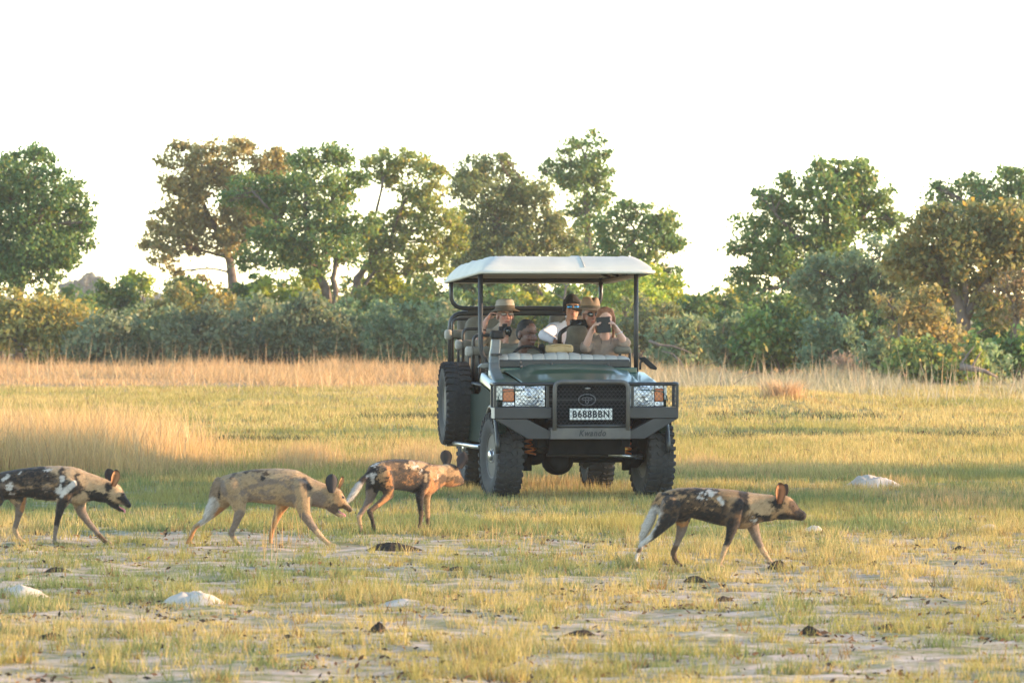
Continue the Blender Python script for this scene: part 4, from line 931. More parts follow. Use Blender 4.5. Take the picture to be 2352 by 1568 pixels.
# second dog, plain tan grey, mouth open
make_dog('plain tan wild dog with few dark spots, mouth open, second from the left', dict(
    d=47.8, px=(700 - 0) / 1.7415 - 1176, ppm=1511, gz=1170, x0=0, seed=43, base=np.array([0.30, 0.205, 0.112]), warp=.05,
    torso=[(500, 400, 520, .03), (535, 330, 580, .052), (610, 276, 640, .074), (720, 244, 640, .086), (860, 216, 610, .090), (1000, 192, 612, .096), (1150, 184, 632, .106), (1300, 180, 640, .108), (1440, 186, 660, .104), (1550, 204, 690, .096), (1650, 255, 690, .080), (1750, 312, 660, .068), (1840, 350, 680, .060), (1930, 385, 700, .052)],
    head=[(1880, 400, 660, .046), (1950, 400, 700, .066), (2030, 412, 705, .074), (2100, 450, 690, .066), (2145, 530, 690, .050), (2175, 600, 712, .040), (2205, 640, 735, .034), (2235, 672, 735, .028), (2252, 695, 722, .016)],
    jaw=[(1985, 680, 58), (2040, 735, 38), (2095, 775, 28), (2135, 785, 22)],
    legs=[(1, .060, [(640, 460, 130), (600, 600, 105), (520, 715, 66), (390, 830, 42), (250, 925, 36), (205, 1035, 28), (150, 1135, 30)]),
          (-1, .062, [(740, 420, 150), (800, 570, 125), (830, 720, 82), (780, 870, 50), (715, 1000, 42), (760, 1090, 30), (835, 1160, 30)]),
          (-1, .070, [(1590, 420, 130), (1620, 590, 120), (1650, 760, 82), (1730, 890, 54), (1815, 1000, 44), (1890, 1080, 34), (1970, 1150, 32)]),
          (1, .070, [(1400, 480, 120), (1370, 620, 90), (1310, 740, 66), (1265, 860, 44), (1225, 980, 36), (1215, 1060, 28), (1205, 1150, 30)])],
    tail=[(545, 330, 44), (505, 420, 46), (485, 510, 44), (478, 600, 46), (448, 690, 56), (405, 780, 42), (375, 840, 18)],
    ears=[(-1, 1998, 490, 2002, 255, -.082, 165, (-.25, .8, 0), (.30, .2, .12), (.045, .042, .045)), (1, 2080, 440, 2120, 280, .05, 70, (.6, -.6, 0), (.45, .26, .13), (.30, .18, .10))],
    eyes=[(2135, 548, -.046), (2135, 548, .046)], tongue=[(2060, 715, 12), (2110, 750, 13), (2148, 770, 12), (2160, 785, 9)],
    paint=[('e', PALE, 1350, 260, 240, 70), ('e', PALE, 1800, 400, 160, 80), ('m', GRY, 1100, 420, 480, 200, .57),
           ('e', BRN, 1000, 210, 120, 22), ('e', BLK, 905, 235, 24, 18), ('e', BLK, 1105, 310, 34, 24), ('e', BRN, 1165, 240, 40, 30), ('s', BRN, 720, 300, 770, 240, 22), ('s', BLK, 1640, 340, 1700, 430, 46), ('m', GRY, 1420, 330, 140, 60, .50), ('e', GRY, 1470, 560, 90, 50), ('e', GRY, 1620, 350, 60, 40),
           ('e', GRY, 945, 545, 34, 60), ('e', GRY, 1830, 570, 110, 110), ('e', np.array([.10, .07, .05]), 2020, 690, 110, 75), ('s', BRN, 2150, 660, 2240, 710, 34), ('e', TAN, 2090, 560, 80, 90), ('e', BLK, 2240, 700, 20, 18), ('e', BLK, 2135, 550, 26, 20),
           ('s', GRY, 600, 360, 640, 500, 40), ('s', BLK, 565, 380, 570, 560, 16), ('s', GRY, 830, 760, 715, 1010, 60, 'near'), ('s', GRY, 1640, 800, 1800, 980, 60, 'near'), ('s', PALE, 1830, 1000, 1990, 1160, 60, 'near'),
           ('s', ORG, 560, 700, 180, 1120, 60, 'far'), ('s', ORG, 1400, 680, 1215, 1120, 70, 'far'),  # low sun on both far legs painted in as orange
           ('s', np.array([.20, .14, .09]), 535, 350, 480, 560, 60), ('s', WHT, 478, 620, 375, 850, 85)]))
# third dog, turned away towards the vehicle
make_dog('orange and black wild dog with raised ears, turned away towards the vehicle', dict(
    d=49.9, px=(1380 + 260 * .2806) / 1.7415 - 1176, ppm=1610, gz=1345, x0=260, psi=40, seed=44, base=BRN, rise=0.041,
    torso=[(345, 400, 560, .035), (380, 352, 640, .070), (460, 310, 700, .088), (560, 283, 700, .092), (680, 262, 690, .094), (800, 262, 705, .100), (920, 266, 725, .108), (1030, 278, 765, .110), (1120, 300, 790, .104), (1200, 325, 760, .090), (1270, 335, 710, .074), (1340, 335, 660, .064), (1390, 340, 620, .055)],
    head=[(1340, 350, 600, .050), (1400, 322, 640, .068), (1470, 318, 655, .076), (1530, 335, 650, .070), (1575, 400, 640, .054), (1605, 460, 632, .042), (1635, 520, 625, .036), (1655, 545, 610, .024)],
    legs=[(1, .064, [(430, 500, 130), (380, 690, 100), (350, 820, 70), (285, 940, 46), (195, 1080, 40), (215, 1200, 31), (250, 1345, 31)]),
          (-1, .064, [(540, 480, 130), (590, 640, 112), (620, 770, 74), (490, 890, 46), (345, 1005, 40), (390, 1120, 30), (430, 1315, 31)]),
          (-1, .070, [(1120, 500, 120), (1080, 660, 105), (1050, 800, 66), (1060, 930, 46), (1070, 1050, 38), (1060, 1150, 30), (1045, 1215, 31)]),
          (1, .070, [(1170, 520, 110), (1150, 680, 90), (1140, 800, 66), (1150, 930, 46), (1155, 1060, 40), (1160, 1160, 31), (1160, 1270, 32)])],
    tail=[(385, 430, 46), (320, 500, 44), (255, 560, 42), (210, 620, 48), (160, 700, 54), (95, 800, 44), (35, 885, 20)],
    ears=[(1, 1420, 345, 1392, 122, .075, 185, (.85, .5, .1), (.32, .20, .12), (.05, .042, .04)), (-1, 1600, 385, 1664, 140, -.075, 175, (.9, .35, .1), (.40, .2, .1), (.05, .042, .04))],
    eyes=[(1600, 430, -.05)],
    paint=[('m', TAN, 800, 400, 420, 170, .50), ('m', ORG, 860, 560, 300, 130, .47),
           ('e', BLK, 395, 560, 105, 230), ('e', BLK, 480, 640, 60, 150), ('e', BLK, 450, 375, 120, 60), ('e', BLK, 560, 300, 60, 36), ('s', BLK, 690, 275, 900, 300, 34), ('m', TAN, 620, 340, 120, 80, .46),
           ('e', BLK, 850, 400, 120, 70), ('e', BLK, 740, 560, 120, 120), ('m', BRN, 820, 480, 240, 150, .50), ('s', BLK, 700, 670, 1080, 690, 60), ('e', BLK, 1080, 620, 130, 110), ('s', BLK, 1160, 420, 1200, 600, 62), ('m', BLK, 950, 470, 300, 200, .55), ('m', PALE, 960, 350, 130, 70, .52),
           ('s', ORG, 600, 420, 640, 700, 50), ('e', TAN, 540, 500, 60, 110), ('m', BLK, 590, 560, 110, 200, .55), ('e', PALE, 1080, 305, 110, 46), ('e', TAN, 1270, 430, 100, 110), ('s', ORG, 1270, 560, 1200, 740, 70), ('e', PALE, 1400, 400, 120, 70), ('e', TAN, 1510, 440, 110, 80), ('m', BRN, 1440, 560, 160, 70, .46), ('s', ORG, 1400, 640, 1620, 570, 50), ('e', BRN, 1545, 360, 75, 55), ('e', BLK, 1640, 590, 36, 40), ('e', BRN, 1600, 560, 50, 60),
           ('e', WHT, 445, 350, 52, 28), ('e', WHT, 390, 500, 64, 46), ('s', WHT, 400, 540, 405, 590, 24), ('e', WHT, 985, 345, 40, 35), ('e', WHT, 1080, 410, 28, 24), ('e', WHT, 1295, 500, 16, 22), ('s', PALE, 1140, 490, 1140, 560, 24),
           ('s', GRY, 360, 760, 200, 1080, 75, 'far'), ('s', PALE, 200, 1090, 250, 1350, 50, 'far'), ('s', BRN, 600, 780, 345, 1000, 70, 'near'), ('s', BLK, 345, 1010, 440, 1320, 40, 'near'), ('s', ORG, 640, 760, 500, 920, 34, 'near'),
           ('s', BLK, 1050, 760, 1060, 1010, 60, 'near'), ('s', BRN, 1070, 1040, 1045, 1220, 50, 'near'), ('s', TAN, 1150, 780, 1155, 1120, 60, 'far'), ('s', BRN, 1158, 1140, 1160, 1280, 48, 'far'),
           ('s', BLK, 255, 560, 215, 620, 62), ('s', WHT, 195, 660, 35, 890, 85)]))
# ------------------------------------------------------------------ the open game viewing vehicle
# vehicle space: x to the right as one faces it, y backwards from the bumper, z up
VY = R(7.8); VO = Vector((0.767, 58.3, 0.0)); vc, vs_ = math.cos(VY), math.sin(VY)
def L(zx, zy, yl):
    """vehicle-space x, z of a spot read off the enlarged photograph (1020 px square crop shown at 1568) at depth yl"""
    px, py = (1740 + zx * 0.6505) * 0.5742, (1000 + zy * 0.6505) * 0.5742; q = (px - 1176) / F
    xl = (q * (VO.y + yl * vc) - VO.x + yl * vs_) / (vc - q * vs_); Y = VO.y + xl * vs_ + yl * vc
    return xl, EYE + (690 - py) * Y / F
def LV(zx, zy, yl):
    x, z = L(zx, zy, yl); return Vector((x, yl, z))
vm = {
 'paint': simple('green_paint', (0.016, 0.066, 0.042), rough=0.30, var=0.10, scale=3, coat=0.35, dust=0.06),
 'paint_shaded': simple('green_paint_shaded', (0.009, 0.020, 0.015), rough=0.75, var=0.15, scale=3, dust=0.03, spec=0.12),  # same green paint, shade on the sides put into a darker colour
 'bumper': simple('bumper_steel', (0.021, 0.021, 0.022), rough=0.5, var=0.2, scale=8, dust=0.09),
 'black': simple('black_tube', (0.016, 0.017, 0.018), rough=0.38, var=0.2, dust=0.04),
 'rubber': simple('tyre_rubber', (0.026, 0.025, 0.025), rough=0.85, var=0.25, scale=20, dust=0.06, bump=0.2),
 'rim': simple('steel_rim', (0.035, 0.035, 0.037), rough=0.5, metal=0.3, var=0.3, dust=0.2),
 'chrome': simple('worn_chrome', (0.55, 0.55, 0.56), rough=0.25, metal=0.9, var=0.1, dust=0.2),
 'under': simple('underbody', (0.007, 0.007, 0.007), rough=0.85, var=0.4, dust=0.03, spec=0.15),
 'canvas': simple('cream_canvas', (0.53, 0.50, 0.43), rough=0.75, var=0.07, scale=4, bump=0.1),
 'pad': simple('cream_vinyl', (0.37, 0.345, 0.30), rough=0.55, var=0.12, scale=9),
 'seat': simple('olive_canvas', (0.135, 0.118, 0.088), rough=0.85, var=0.18, scale=14, bump=0.2),
 'plate': simple('number_plate_white', (0.78, 0.78, 0.74), rough=0.4, var=0.04),
 'ink': simple('black_ink', (0.012, 0.012, 0.014), rough=0.5, var=0.0),
 'amber': simple('amber_lens', (0.62, 0.16, 0.05), rough=0.2, var=0.1, coat=0.6),
 'spring': simple('orange_spring', (0.62, 0.17, 0.04), rough=0.5, var=0.2, dust=0.3),
 'snork': simple('snorkel_plastic', (0.10, 0.115, 0.11), rough=0.42, var=0.2, coat=0.3, dust=0.35),
 'floor': simple('dark_interior', (0.016, 0.0155, 0.015), rough=0.7, var=0.3, spec=0.3),
}
def lamp_material():
    m, nt, n, l, b = new_mat('headlamp_glass')
    tc = n.new('ShaderNodeTexCoord'); v = n.new('ShaderNodeTexVoronoi'); v.inputs['Scale'].default_value = 42; l.new(tc.outputs['Object'], v.inputs['Vector'])
    bp = n.new('ShaderNodeBump'); bp.inputs['Strength'].default_value = 0.22; bp.inputs['Distance'].default_value = 0.02; l.new(v.outputs['Distance'], bp.inputs['Height'])
    b.inputs['Base Color'].default_value = (0.82, 0.84, 0.88, 1); b.inputs['Metallic'].default_value = 0.6; b.inputs['Roughness'].default_value = 0.28; b.inputs['Coat Weight'].default_value = 1.0; b.inputs['Coat Roughness'].default_value = 0.05
    l.new(bp.outputs[0], b.inputs['Normal'])
    v2 = n.new('ShaderNodeTexVoronoi'); v2.inputs['Scale'].default_value = 30; l.new(tc.outputs['Object'], v2.inputs['Vector'])
    mx = n.new('ShaderNodeMix'); mx.data_type = 'RGBA'; mx.inputs['A'].default_value = (0.36, 0.40, 0.47, 1); mx.inputs['B'].default_value = (0.92, 0.93, 0.95, 1)
    sp = n.new('ShaderNodeSeparateColor'); l.new(v2.outputs['Color'], sp.inputs[0]); l.new(sp.outputs[0], mx.inputs['Factor']); l.new(mx.outputs['Result'], b.inputs['Base Color']); return m
vm['lamp'] = lamp_material()
vm['side_lens'] = simple('clear_white_lens', (0.75, 0.75, 0.68), rough=0.25, var=0.08, coat=0.6)
vm['arm_end'] = simple('cream_canvas_end', (0.33, 0.30, 0.255), rough=0.85, var=0.15, scale=20)
vm['emblem'] = simple('dull_emblem', (0.16, 0.16, 0.165), rough=0.4, metal=0.6, var=0.1)
vm['hoop'] = simple('hoop_steel', (0.062, 0.06, 0.058), rough=0.45, var=0.15, dust=0.3)
VR = empty('safari_vehicle', VO, VY)
tag(VR, 'dark green open safari vehicle with cream canvas roof facing us on the grass', 'vehicle')
def part(mb, name, mat, parent=None, smooth=False, bevel=0.0, **k):
    return mb.build(name, vm[mat], parent or VR, smooth, bevel, **k)
# --- wheels
RT = 0.445
def wheel(c, steer=0.0, spare=False, label=None):
    root = empty('wheel', c, steer, VR)
    if label: root['label'] = label
    if c[0] > 0: root.rotation_euler.z = steer + math.pi
    W = 0.135
    prof = [(0.225, 0.085), (0.235, 0.105), (0.28, 0.128), (0.34, 0.138), (0.395, 0.132), (0.425, 0.118), (0.432, 0.09), (0.434, 0.0), (0.432, -0.09), (0.425, -0.118), (0.395, -0.132), (0.34, -0.138), (0.28, -0.128), (0.235, -0.105), (0.225, -0.085)]
    m = MB().lathe(prof, 0, 56, closed=True)
    # tread blocks: two shoulder rows and a zigzag centre rib
    N = 34
    for k in range(N):
        a = 2 * math.pi * k / N
        for sd_, off in ((1, 0), (-1, 0.5)):
            A = a + off * 2 * math.pi / N; rot = Matrix.Rotation(A, 3, 'X')
            for (xx, ln, rr, hh, wd) in ((0.098, 0.062, 0.432, 0.030, 0.040), (0.134, 0.016, 0.408, 0.060, 0.036)):
                m.box(rot @ Vector((sd_ * xx, 0, rr)), (ln, wd, hh), rot @ Matrix.Rotation(sd_ * 0.12, 3, 'Z'))
            m.box(rot @ Vector((sd_ * 0.034, 0, 0.436)), (0.05, 0.05, 0.020), rot @ Matrix.Rotation(sd_ * 0.5, 3, 'Z'))
    part(m, 'tyre', 'rubber', root, True)
    o = root.children[-1]; e = o.modifiers.new('es', 'EDGE_SPLIT'); e.split_angle = R(35)
    m = MB().lathe([(0.228, -0.095), (0.236, -0.105), (0.222, -0.10), (0.205, -0.06), (0.185, -0.02), (0.165, -0.012), (0.15, -0.045), (0.10, -0.055), (0.06, -0.055), (0.0005, -0.055)], 0, 36)
    for k in range(8):
        a = 2 * math.pi * k / 8; m.lathe([(0.022, -0.050), (0.018, -0.060), (0.0005, -0.062)], 0, 10, (0, 0.118 * math.cos(a), 0.118 * math.sin(a)))
    m.lathe([(0.228, 0.095), (0.236, 0.105), (0.222, 0.10), (0.20, 0.03), (0.0005, 0.02)], 0, 36)
    part(m, 'rim', 'rim', root, True).modifiers.new('es', 'EDGE_SPLIT').split_angle = R(35)
    if not spare:
        m = MB().lathe([(0.082, -0.05), (0.080, -0.085), (0.070, -0.095), (0.055, -0.098), (0.052, -0.125), (0.042, -0.132), (0.0005, -0.134)], 0, 24)
        for k in range(6):
            a = 2 * math.pi * k / 6; m.lathe([(0.010, -0.094), (0.010, -0.106), (0.0005, -0.107)], 0, 8, (0, 0.066 * math.cos(a), 0.066 * math.sin(a)))
        part(m, 'hub', 'chrome', root, True).modifiers.new('es', 'EDGE_SPLIT').split_angle = R(35)
    return root
wheel((-0.79, 0.72, RT), R(6)); wheel((0.79, 0.72, RT), R(6)); wheel((-0.655, 3.92, RT)); wheel((0.70, 3.92, RT))
wheel((-0.965, 3.15, 0.945), 0, True, 'spare wheel carried upright on the side')
# --- bumper: upper wings, dropped centre channel, bevelled gussets
part(MB().prism([(-0.955, 0.842), (-0.955, 0.955), (-0.36, 0.955), (-0.36, 0.842)], 1, 0.02, 0.20), 'bumper_wing', 'bumper', bevel=0.006)
part(MB().prism([(0.955, 0.842), (0.955, 0.955), (0.44, 0.955), (0.44, 0.842)], 1, 0.02, 0.20), 'bumper_wing', 'bumper', bevel=0.006)
part(MB().prism([(-0.955, 0.840), (-0.62, 0.840), (-0.37, 0.71), (-0.37, 0.632), (-0.60, 0.632), (-0.885, 0.800)], 1, 0.035, 0.17), 'bumper_gusset', 'bumper', bevel=0.005)
part(MB().prism([(0.955, 0.840), (0.70, 0.840), (0.45, 0.71), (0.45, 0.632), (0.61, 0.632), (0.885, 0.800)], 1, 0.035, 0.17), 'bumper_gusset', 'bumper', bevel=0.005)
m = MB().box((0.04, 0.085, 0.688), (0.83, 0.17, 0.118)); part(m, 'bumper_channel', 'hoop', bevel=0.008)
m = MB().box((0.04, 0.10, 0.78), (0.80, 0.08, 0.06)); part(m, 'bumper_step', 'under', bevel=0.004)
m = MB().prism([(-0.957, 0.845), (-0.957, 0.952), (-0.948, 0.952), (-0.948, 0.845)], 1, 0.0205, 0.24); part(m, 'reflector_strip', 'pad')
# --- bull bar
def tube(name, pts, r, rad=0.06, mat='black', seg=10, parent=None, label=None):
    o = part(MB().tube(rounded(pts, rad), r, seg), name, mat, parent, True)
    if label: o['label'] = label
    return o
tube('bull_bar', [(-0.95, 0.30, 1.195), (-0.95, 0.03, 1.195), (0.95, 0.03, 1.195), (0.95, 0.30, 1.195)], 0.019, 0.06)
for x in (-0.945, -0.40, 0.48, 0.945): part(MB().box((x, 0.04, 1.073), (0.028, 0.03, 0.236)), 'bull_bar_upright', 'black', bevel=0.004)
for x in (-0.945, 0.945): part(MB().box((x, 0.28, 1.073), (0.028, 0.03, 0.236)), 'bull_bar_upright', 'black', bevel=0.004)
tube('bull_bar_hoop', [(-0.335, -0.01, 0.725), (-0.335, -0.02, 1.218), (0.425, -0.02, 1.218), (0.425, -0.01, 0.725)], 0.022, 0.075, 'hoop', 12)
tube('bull_bar_rail', [(-0.335, 0.005, 0.765), (0.425, 0.005, 0.765)], 0.017, 0, 'black')
# --- expanded steel mesh in front of lamps and grille: thin crossing wires
def wire_mesh(x0, x1, z0, z1, y, pitch=0.042, hz=0.025, r=0.0017, side=False):
    m = MB()
    for s_ in (1, -1):
        k = -int((z1 - z0) / hz) - 2
        while k * pitch < (x1 - x0) + 0.1:
            # line x = x0 + k*pitch + s*(z - z0)*pitch/hz/1
            a = x0 + k * pitch if s_ > 0 else x0 + k * pitch + (z1 - z0) * pitch / hz / 2
            sl = s_ * pitch / hz / 2; t0, t1 = 0.0, z1 - z0
            xa, xb = a, a + sl * t1
            lo, hi = (xa, xb) if xa < xb else (xb, xa)
            if hi > x0 and lo < x1:
                def clip(xx): return min(max(xx, x0), x1)
                ta = (clip(xa) - a) / sl; tb = (clip(xb) - a) / sl
                p, q = Vector((a + sl * ta, y, z0 + ta)), Vector((a + sl * tb, y + 0.001 * s_, z0 + tb))
                if side: p, q = Vector((y, p.x, p.z)), Vector((y, q.x, q.z))
                if (p - q).length > 0.01: m.tube([p, q], r, 4)
            k += 1
    return m
for (x0, x1, z0, z1, y) in ((-0.93, -0.415, 0.957, 1.178, 0.045), (-0.315, 0.405, 0.785, 1.196, 0.006), (0.495, 0.93, 0.957, 1.178, 0.045)):
    o = part(wire_mesh(x0, x1, z0, z1, y), 'mesh_guard', 'black'); o['kind'] = 'stuff'
for x in (-0.945, 0.945):
    o = part(wire_mesh(0.05, 0.27, 0.957, 1.178, x, side=True), 'mesh_guard', 'black'); o['kind'] = 'stuff'
# --- number plate and maker's lettering
pl = part(MB().box((0.052, 0.062, 0.885), (0.44, 0.012, 0.115)), 'number_plate', 'plate', bevel=0.003)
def text(body, size, loc, name, mat, parent, shear=0.0, depth=0.0015, sx=1.0, bold=0.002):
    cu = bpy.data.curves.new(name, 'FONT'); cu.body = body; cu.size = size; cu.extrude = depth; cu.align_x = 'CENTER'; cu.align_y = 'CENTER'; cu.shear = shear; cu.space_character = 1.15; cu.offset = bold
    t = bpy.data.objects.new('tmp', cu); COL.objects.link(t); dg = bpy.context.evaluated_depsgraph_get(); dg.update()
    me = bpy.data.meshes.new_from_object(t.evaluated_get(dg)); bpy.data.objects.remove(t); me.materials.clear()
    o = link(name, me, vm[mat], parent); o.location = loc; o.rotation_euler = (R(90), 0, 0); o.scale = (sx, 1, 1); return o
t = text('B688BBN', 0.098, (0.052, 0.0545, 0.882), 'lettering', 'ink', pl, sx=0.90, bold=0.003)
t.data.materials[0] = vm['ink']
text('Kwando', 0.088, (0.055, -0.0015, 0.690), 'lettering', 'ink', VR, shear=0.3, sx=0.85)
# --- grille with bar and oval emblem
m = MB().box((0.045, 0.33, 1.0), (0.86, 0.03, 0.42)); part(m, 'grille_panel', 'under')
for k in range(9):
    part(MB().box((0.045, 0.308, 0.83 + k * 0.036), (0.80, 0.014, 0.014)), 'grille_slat', 'floor')
part(MB().box((0.045, 0.298, 1.028), (0.80, 0.014, 0.014)), 'grille_bar', 'bumper')
def ell(cx, cz, rx, rz, n=32): return [(cx + rx * math.cos(2 * math.pi * k / n), 0.285, cz + rz * math.sin(2 * math.pi * k / n)) for k in range(n)]
em = part(MB().tube(ell(0.045, 1.028, 0.088, 0.058), 0.006, 6, closed=True), 'emblem', 'emblem', None, True)
m = MB().tube(ell(0.045, 1.038, 0.052, 0.014, 20), 0.0045, 5, closed=True); m.tube(ell(0.045, 1.022, 0.017, 0.034, 20), 0.0045, 5, closed=True); part(m, 'emblem_mark', 'emblem', em, True)
part(MB().ellipsoid((0.055, 0.30, 1.145), (0.030, 0.012, 0.010)), 'badge', 'pad', None, True)
# --- head lamps
for s_, cx, hw, (a, b), (ia, ib), (la, lb) in ((-1, -0.632, .49, (-0.700, -0.395), (-0.832, -0.712), (-0.905, -0.838)), (1, 0.672, .36, (0.500, 0.745), (0.752, 0.842), (0.848, 0.880))):
    hb = part(MB().box((cx, 0.335, 1.068), (hw, 0.06, 0.235)), 'headlamp', 'under', bevel=0.006)
    m = MB().grid(lambda u, v: (a + (b - a) * u, 0.290 - 0.012 * math.sin(math.pi * u) * math.sin(math.pi * v), 0.962 + 0.215 * v), 14, 10); part(m, 'lamp_lens', 'lamp', hb, True)
    mid = (a + b) / 2 + 0.01 * s_
    m = MB().lathe([(0.095, 0.290), (0.098, 0.280), (0.090, 0.274), (0.088, 0.284)], 1, 28, (mid, 0, 1.068), closed=True); part(m, 'lamp_ring', 'chrome', hb, True)
    part(MB().ellipsoid((mid, 0.276, 1.068), (0.022, 0.012, 0.022)), 'lamp_bulb', 'chrome', hb, True)
    part(MB().box(((ia + ib) / 2, 0.296, 1.076), (ib - ia, 0.030, 0.130)), 'indicator', 'amber', hb, bevel=0.012)
    part(MB().box(((ia + ib) / 2, 0.298, 1.160), (ib - ia, 0.02, 0.032)), 'lamp_top', 'lamp', hb); part(MB().box(((ia + ib) / 2, 0.298, 0.985), (ib - ia, 0.02, 0.042)), 'lamp_base', 'lamp', hb)
    m = MB().grid(lambda u, v: (la + (lb - la) * u, 0.268 + (0.03 * ((1 - u) if s_ < 0 else u)), 1.03 + 0.145 * v), 6, 6); part(m, 'side_lens', 'side_lens', hb, True)
# --- bonnet, wings
def bonnet(u, v):
    y = 0.285 + 1.35 * v; hw = 0.60 + 0.06 * v; x = (u - 0.5) * 2 * hw
    z = 1.205 + 0.150 * v ** 0.85 - 0.030 * (abs(x) / hw) ** 2.2 - 0.012 * max(0, (0.10 - v) / 0.10) ** 2
    bul = sstep(0.48, 0.62, v) * (1 - sstep(0.40, 0.52, abs(x - 0.05))); z += 0.026 * float(bul)
    return (x, y, z)
o = part(MB().grid(bonnet, 60, 44), 'bonnet', 'paint', None, True, solid=0.012)
for s_ in (-1, 1):
    def wing(u, v):
        y = 0.28 + 1.40 * v; top = 1.165 + 0.135 * v ** 0.85; a = u * 1.25
        if u < 0.55: x = 0.605 + 0.06 * v + (0.19) * (u / 0.55); z = top - 0.012 * (u / .55) ** 2
        else:
            t = (u - 0.55) / 0.45; x = 0.795 + 0.06 * v + (0.088 - 0.06 * v) * math.sin(t * math.pi / 2); z = top - 0.012 - 0.10 * (1 - math.cos(t * math.pi / 2))
        z -= 0.04 * max(0, (0.08 - v) / 0.08) ** 2
        return (s_ * x, y, z)
    part(MB().grid(wing, 22, 30), 'wing', 'paint', None, True, solid=0.010)
    arch = [(0.75 + 0.50 * math.cos(math.pi * k / 14), 0.48 + 0.47 * math.sin(math.pi * k / 14)) for k in range(15)]
    poly = [(1.70, 0.52), (1.70, 1.17)] + [(0.29, 1.04), (0.29, 0.70)] + [(a_, b_) for a_, b_ in arch[::-1] if a_ > 0.29 and b_ > 0.5]
    part(MB().prism(poly, 0, s_ * 0.80, s_ * 0.872), 'wing_side', 'paint_shaded')
    part(MB().tube([(s_ * 0.885, a_, b_) for a_, b_ in arch], 0.026, 8, sq=1.0), 'arch_flare', 'black', None, True)
    part(MB().ellipsoid((s_ * 0.895, 0.50, 1.06), (0.02, 0.035, 0.022)), 'side_indicator', 'amber', None, True)
for (zx, zy, y) in ((718, 700, 1.55), (1065, 703, 1.55), (525, 690, 1.5), (530, 715, 1.3)):
    p = LV(zx, zy + 8, y); part(MB().capsule(p, p + Vector((0, 0, 0.022)), 0.013, 0.012, 8), 'bonnet_stop' if zy > 699 else 'washer_jet', 'black', None, True)
# --- cowl and padded dash
part(MB().box((0.0, 1.66, 1.385), (1.40, 0.10, 0.085)), 'windscreen_frame', 'black', bevel=0.012)
part(MB().box((0.0, 1.60, 1.315), (1.52, 0.20, 0.06)), 'cowl', 'paint', bevel=0.01)
def padtop(x):
    pts = [(-.72, .028), (-.66, .045), (-.50, .066), (-.30, .050), (-.26, .052), (-.05, .074), (.12, .066), (.24, .050), (.45, .040), (.66, .030), (.71, .012)]
    for (a, za), (b, zb) in zip(pts, pts[1:]):
        if a <= x <= b: return za + (zb - za) * (x - a) / (b - a)
    return .01
# quilted into separate stuffed panels with a seam between each
xs_ = np.linspace(-0.71, 0.71, 12)
for i in range(11):
    a, b = xs_[i] + .001, xs_[i + 1] - .001
    def seg(u, v):
        x = a + (b - a) * u; puff = math.sqrt(max(0.0, 1 - abs(2 * u - 1) ** 3.5)); th = math.pi * v
        h = (padtop(x) + 0.030) * (0.90 + 0.10 * puff)
        return (x, 1.76 - 0.12 * math.cos(th) * (0.9 + .1 * puff), 1.405 + h * math.sin(th) ** 0.75)
    m = MB().grid(seg, 8, 12); part(m, 'pad_panel', 'pad', None, True)
m = MB().box((0, 1.78, 1.37), (1.42, 0.20, 0.06)); part(m, 'dashboard', 'floor', bevel=0.01)
# --- steering wheel
sc_ = LV(577, 686, 2.02)
o = part(MB().tube([(0.185 * math.cos(2 * math.pi * k / 36), 0, 0.185 * math.sin(2 * math.pi * k / 36)) for k in range(36)], 0.015, 8, closed=True), 'steering_wheel', 'floor', None, True)
o.location = sc_; o.rotation_euler = (R(-28), 0, 0)
m = MB()
for a in (0.3, math.pi - .3, -math.pi / 2): m.tube([(0, 0.03, 0), (0.17 * math.cos(a), 0, 0.17 * math.sin(a))], 0.010, 6)
m.ellipsoid((0, .03, 0), (.05, .03, .05)); m.tube([(0, .03, 0), (0, -.11, -.05)], 0.025, 8); part(m, 'spokes', 'floor', o, True)
# --- tub: floor, sides, tailgate
part(MB().box((0, 3.45, 0.66), (1.62, 3.5, 0.06)), 'floor_pan', 'under')
part(MB().box((0, 1.74, 0.98), (1.60, 0.05, 0.70)), 'firewall', 'floor')
for s_ in (-1, 1):
    arch = [(3.92 + 0.52 * math.cos(math.pi * k / 12), 0.50 + 0.50 * math.sin(math.pi * k / 12)) for k in range(13)]
    poly = [(1.715, 0.55), (1.715, 1.12), (2.1, 1.06), (2.75, 1.05), (2.80, 1.16), (5.1, 1.16), (5.1, 0.66), (4.46, 0.60)] + arch[1:-1] + [(3.40, 0.55)]
    part(MB().prism(poly, 0, s_ * 0.80, s_ * 0.85), 'body_side', 'paint_shaded', bevel=0.006)
    tube('side_rail', [(s_ * 0.82, 1.72, 1.15), (s_ * 0.82, 5.05, 1.19)], 0.02, 0)
part(MB().box((0, 5.08, 0.92), (1.62, 0.05, 0.50)), 'tailgate', 'paint', bevel=0.006)
tube('side_step', [(-0.80, 1.40, 0.53), (-0.96, 1.45, 0.52), (-1.0, 3.45, 0.52), (-0.80, 3.50, 0.53)], 0.024, 0.05, 'chrome')
tube('side_step', [(0.80, 1.45, 0.60), (0.96, 1.45, 0.52), (1.0, 3.45, 0.52), (0.80, 3.45, 0.60)], 0.024, 0.05, 'chrome')
part(MB().box((-0.965, 3.15, 0.50), (0.20, 0.22, 0.03)), 'spare_wheel_bracket', 'black'); part(MB().box((-0.90, 3.15, 0.93), (0.12, 0.12, 0.12)), 'spare_wheel_bracket', 'black')
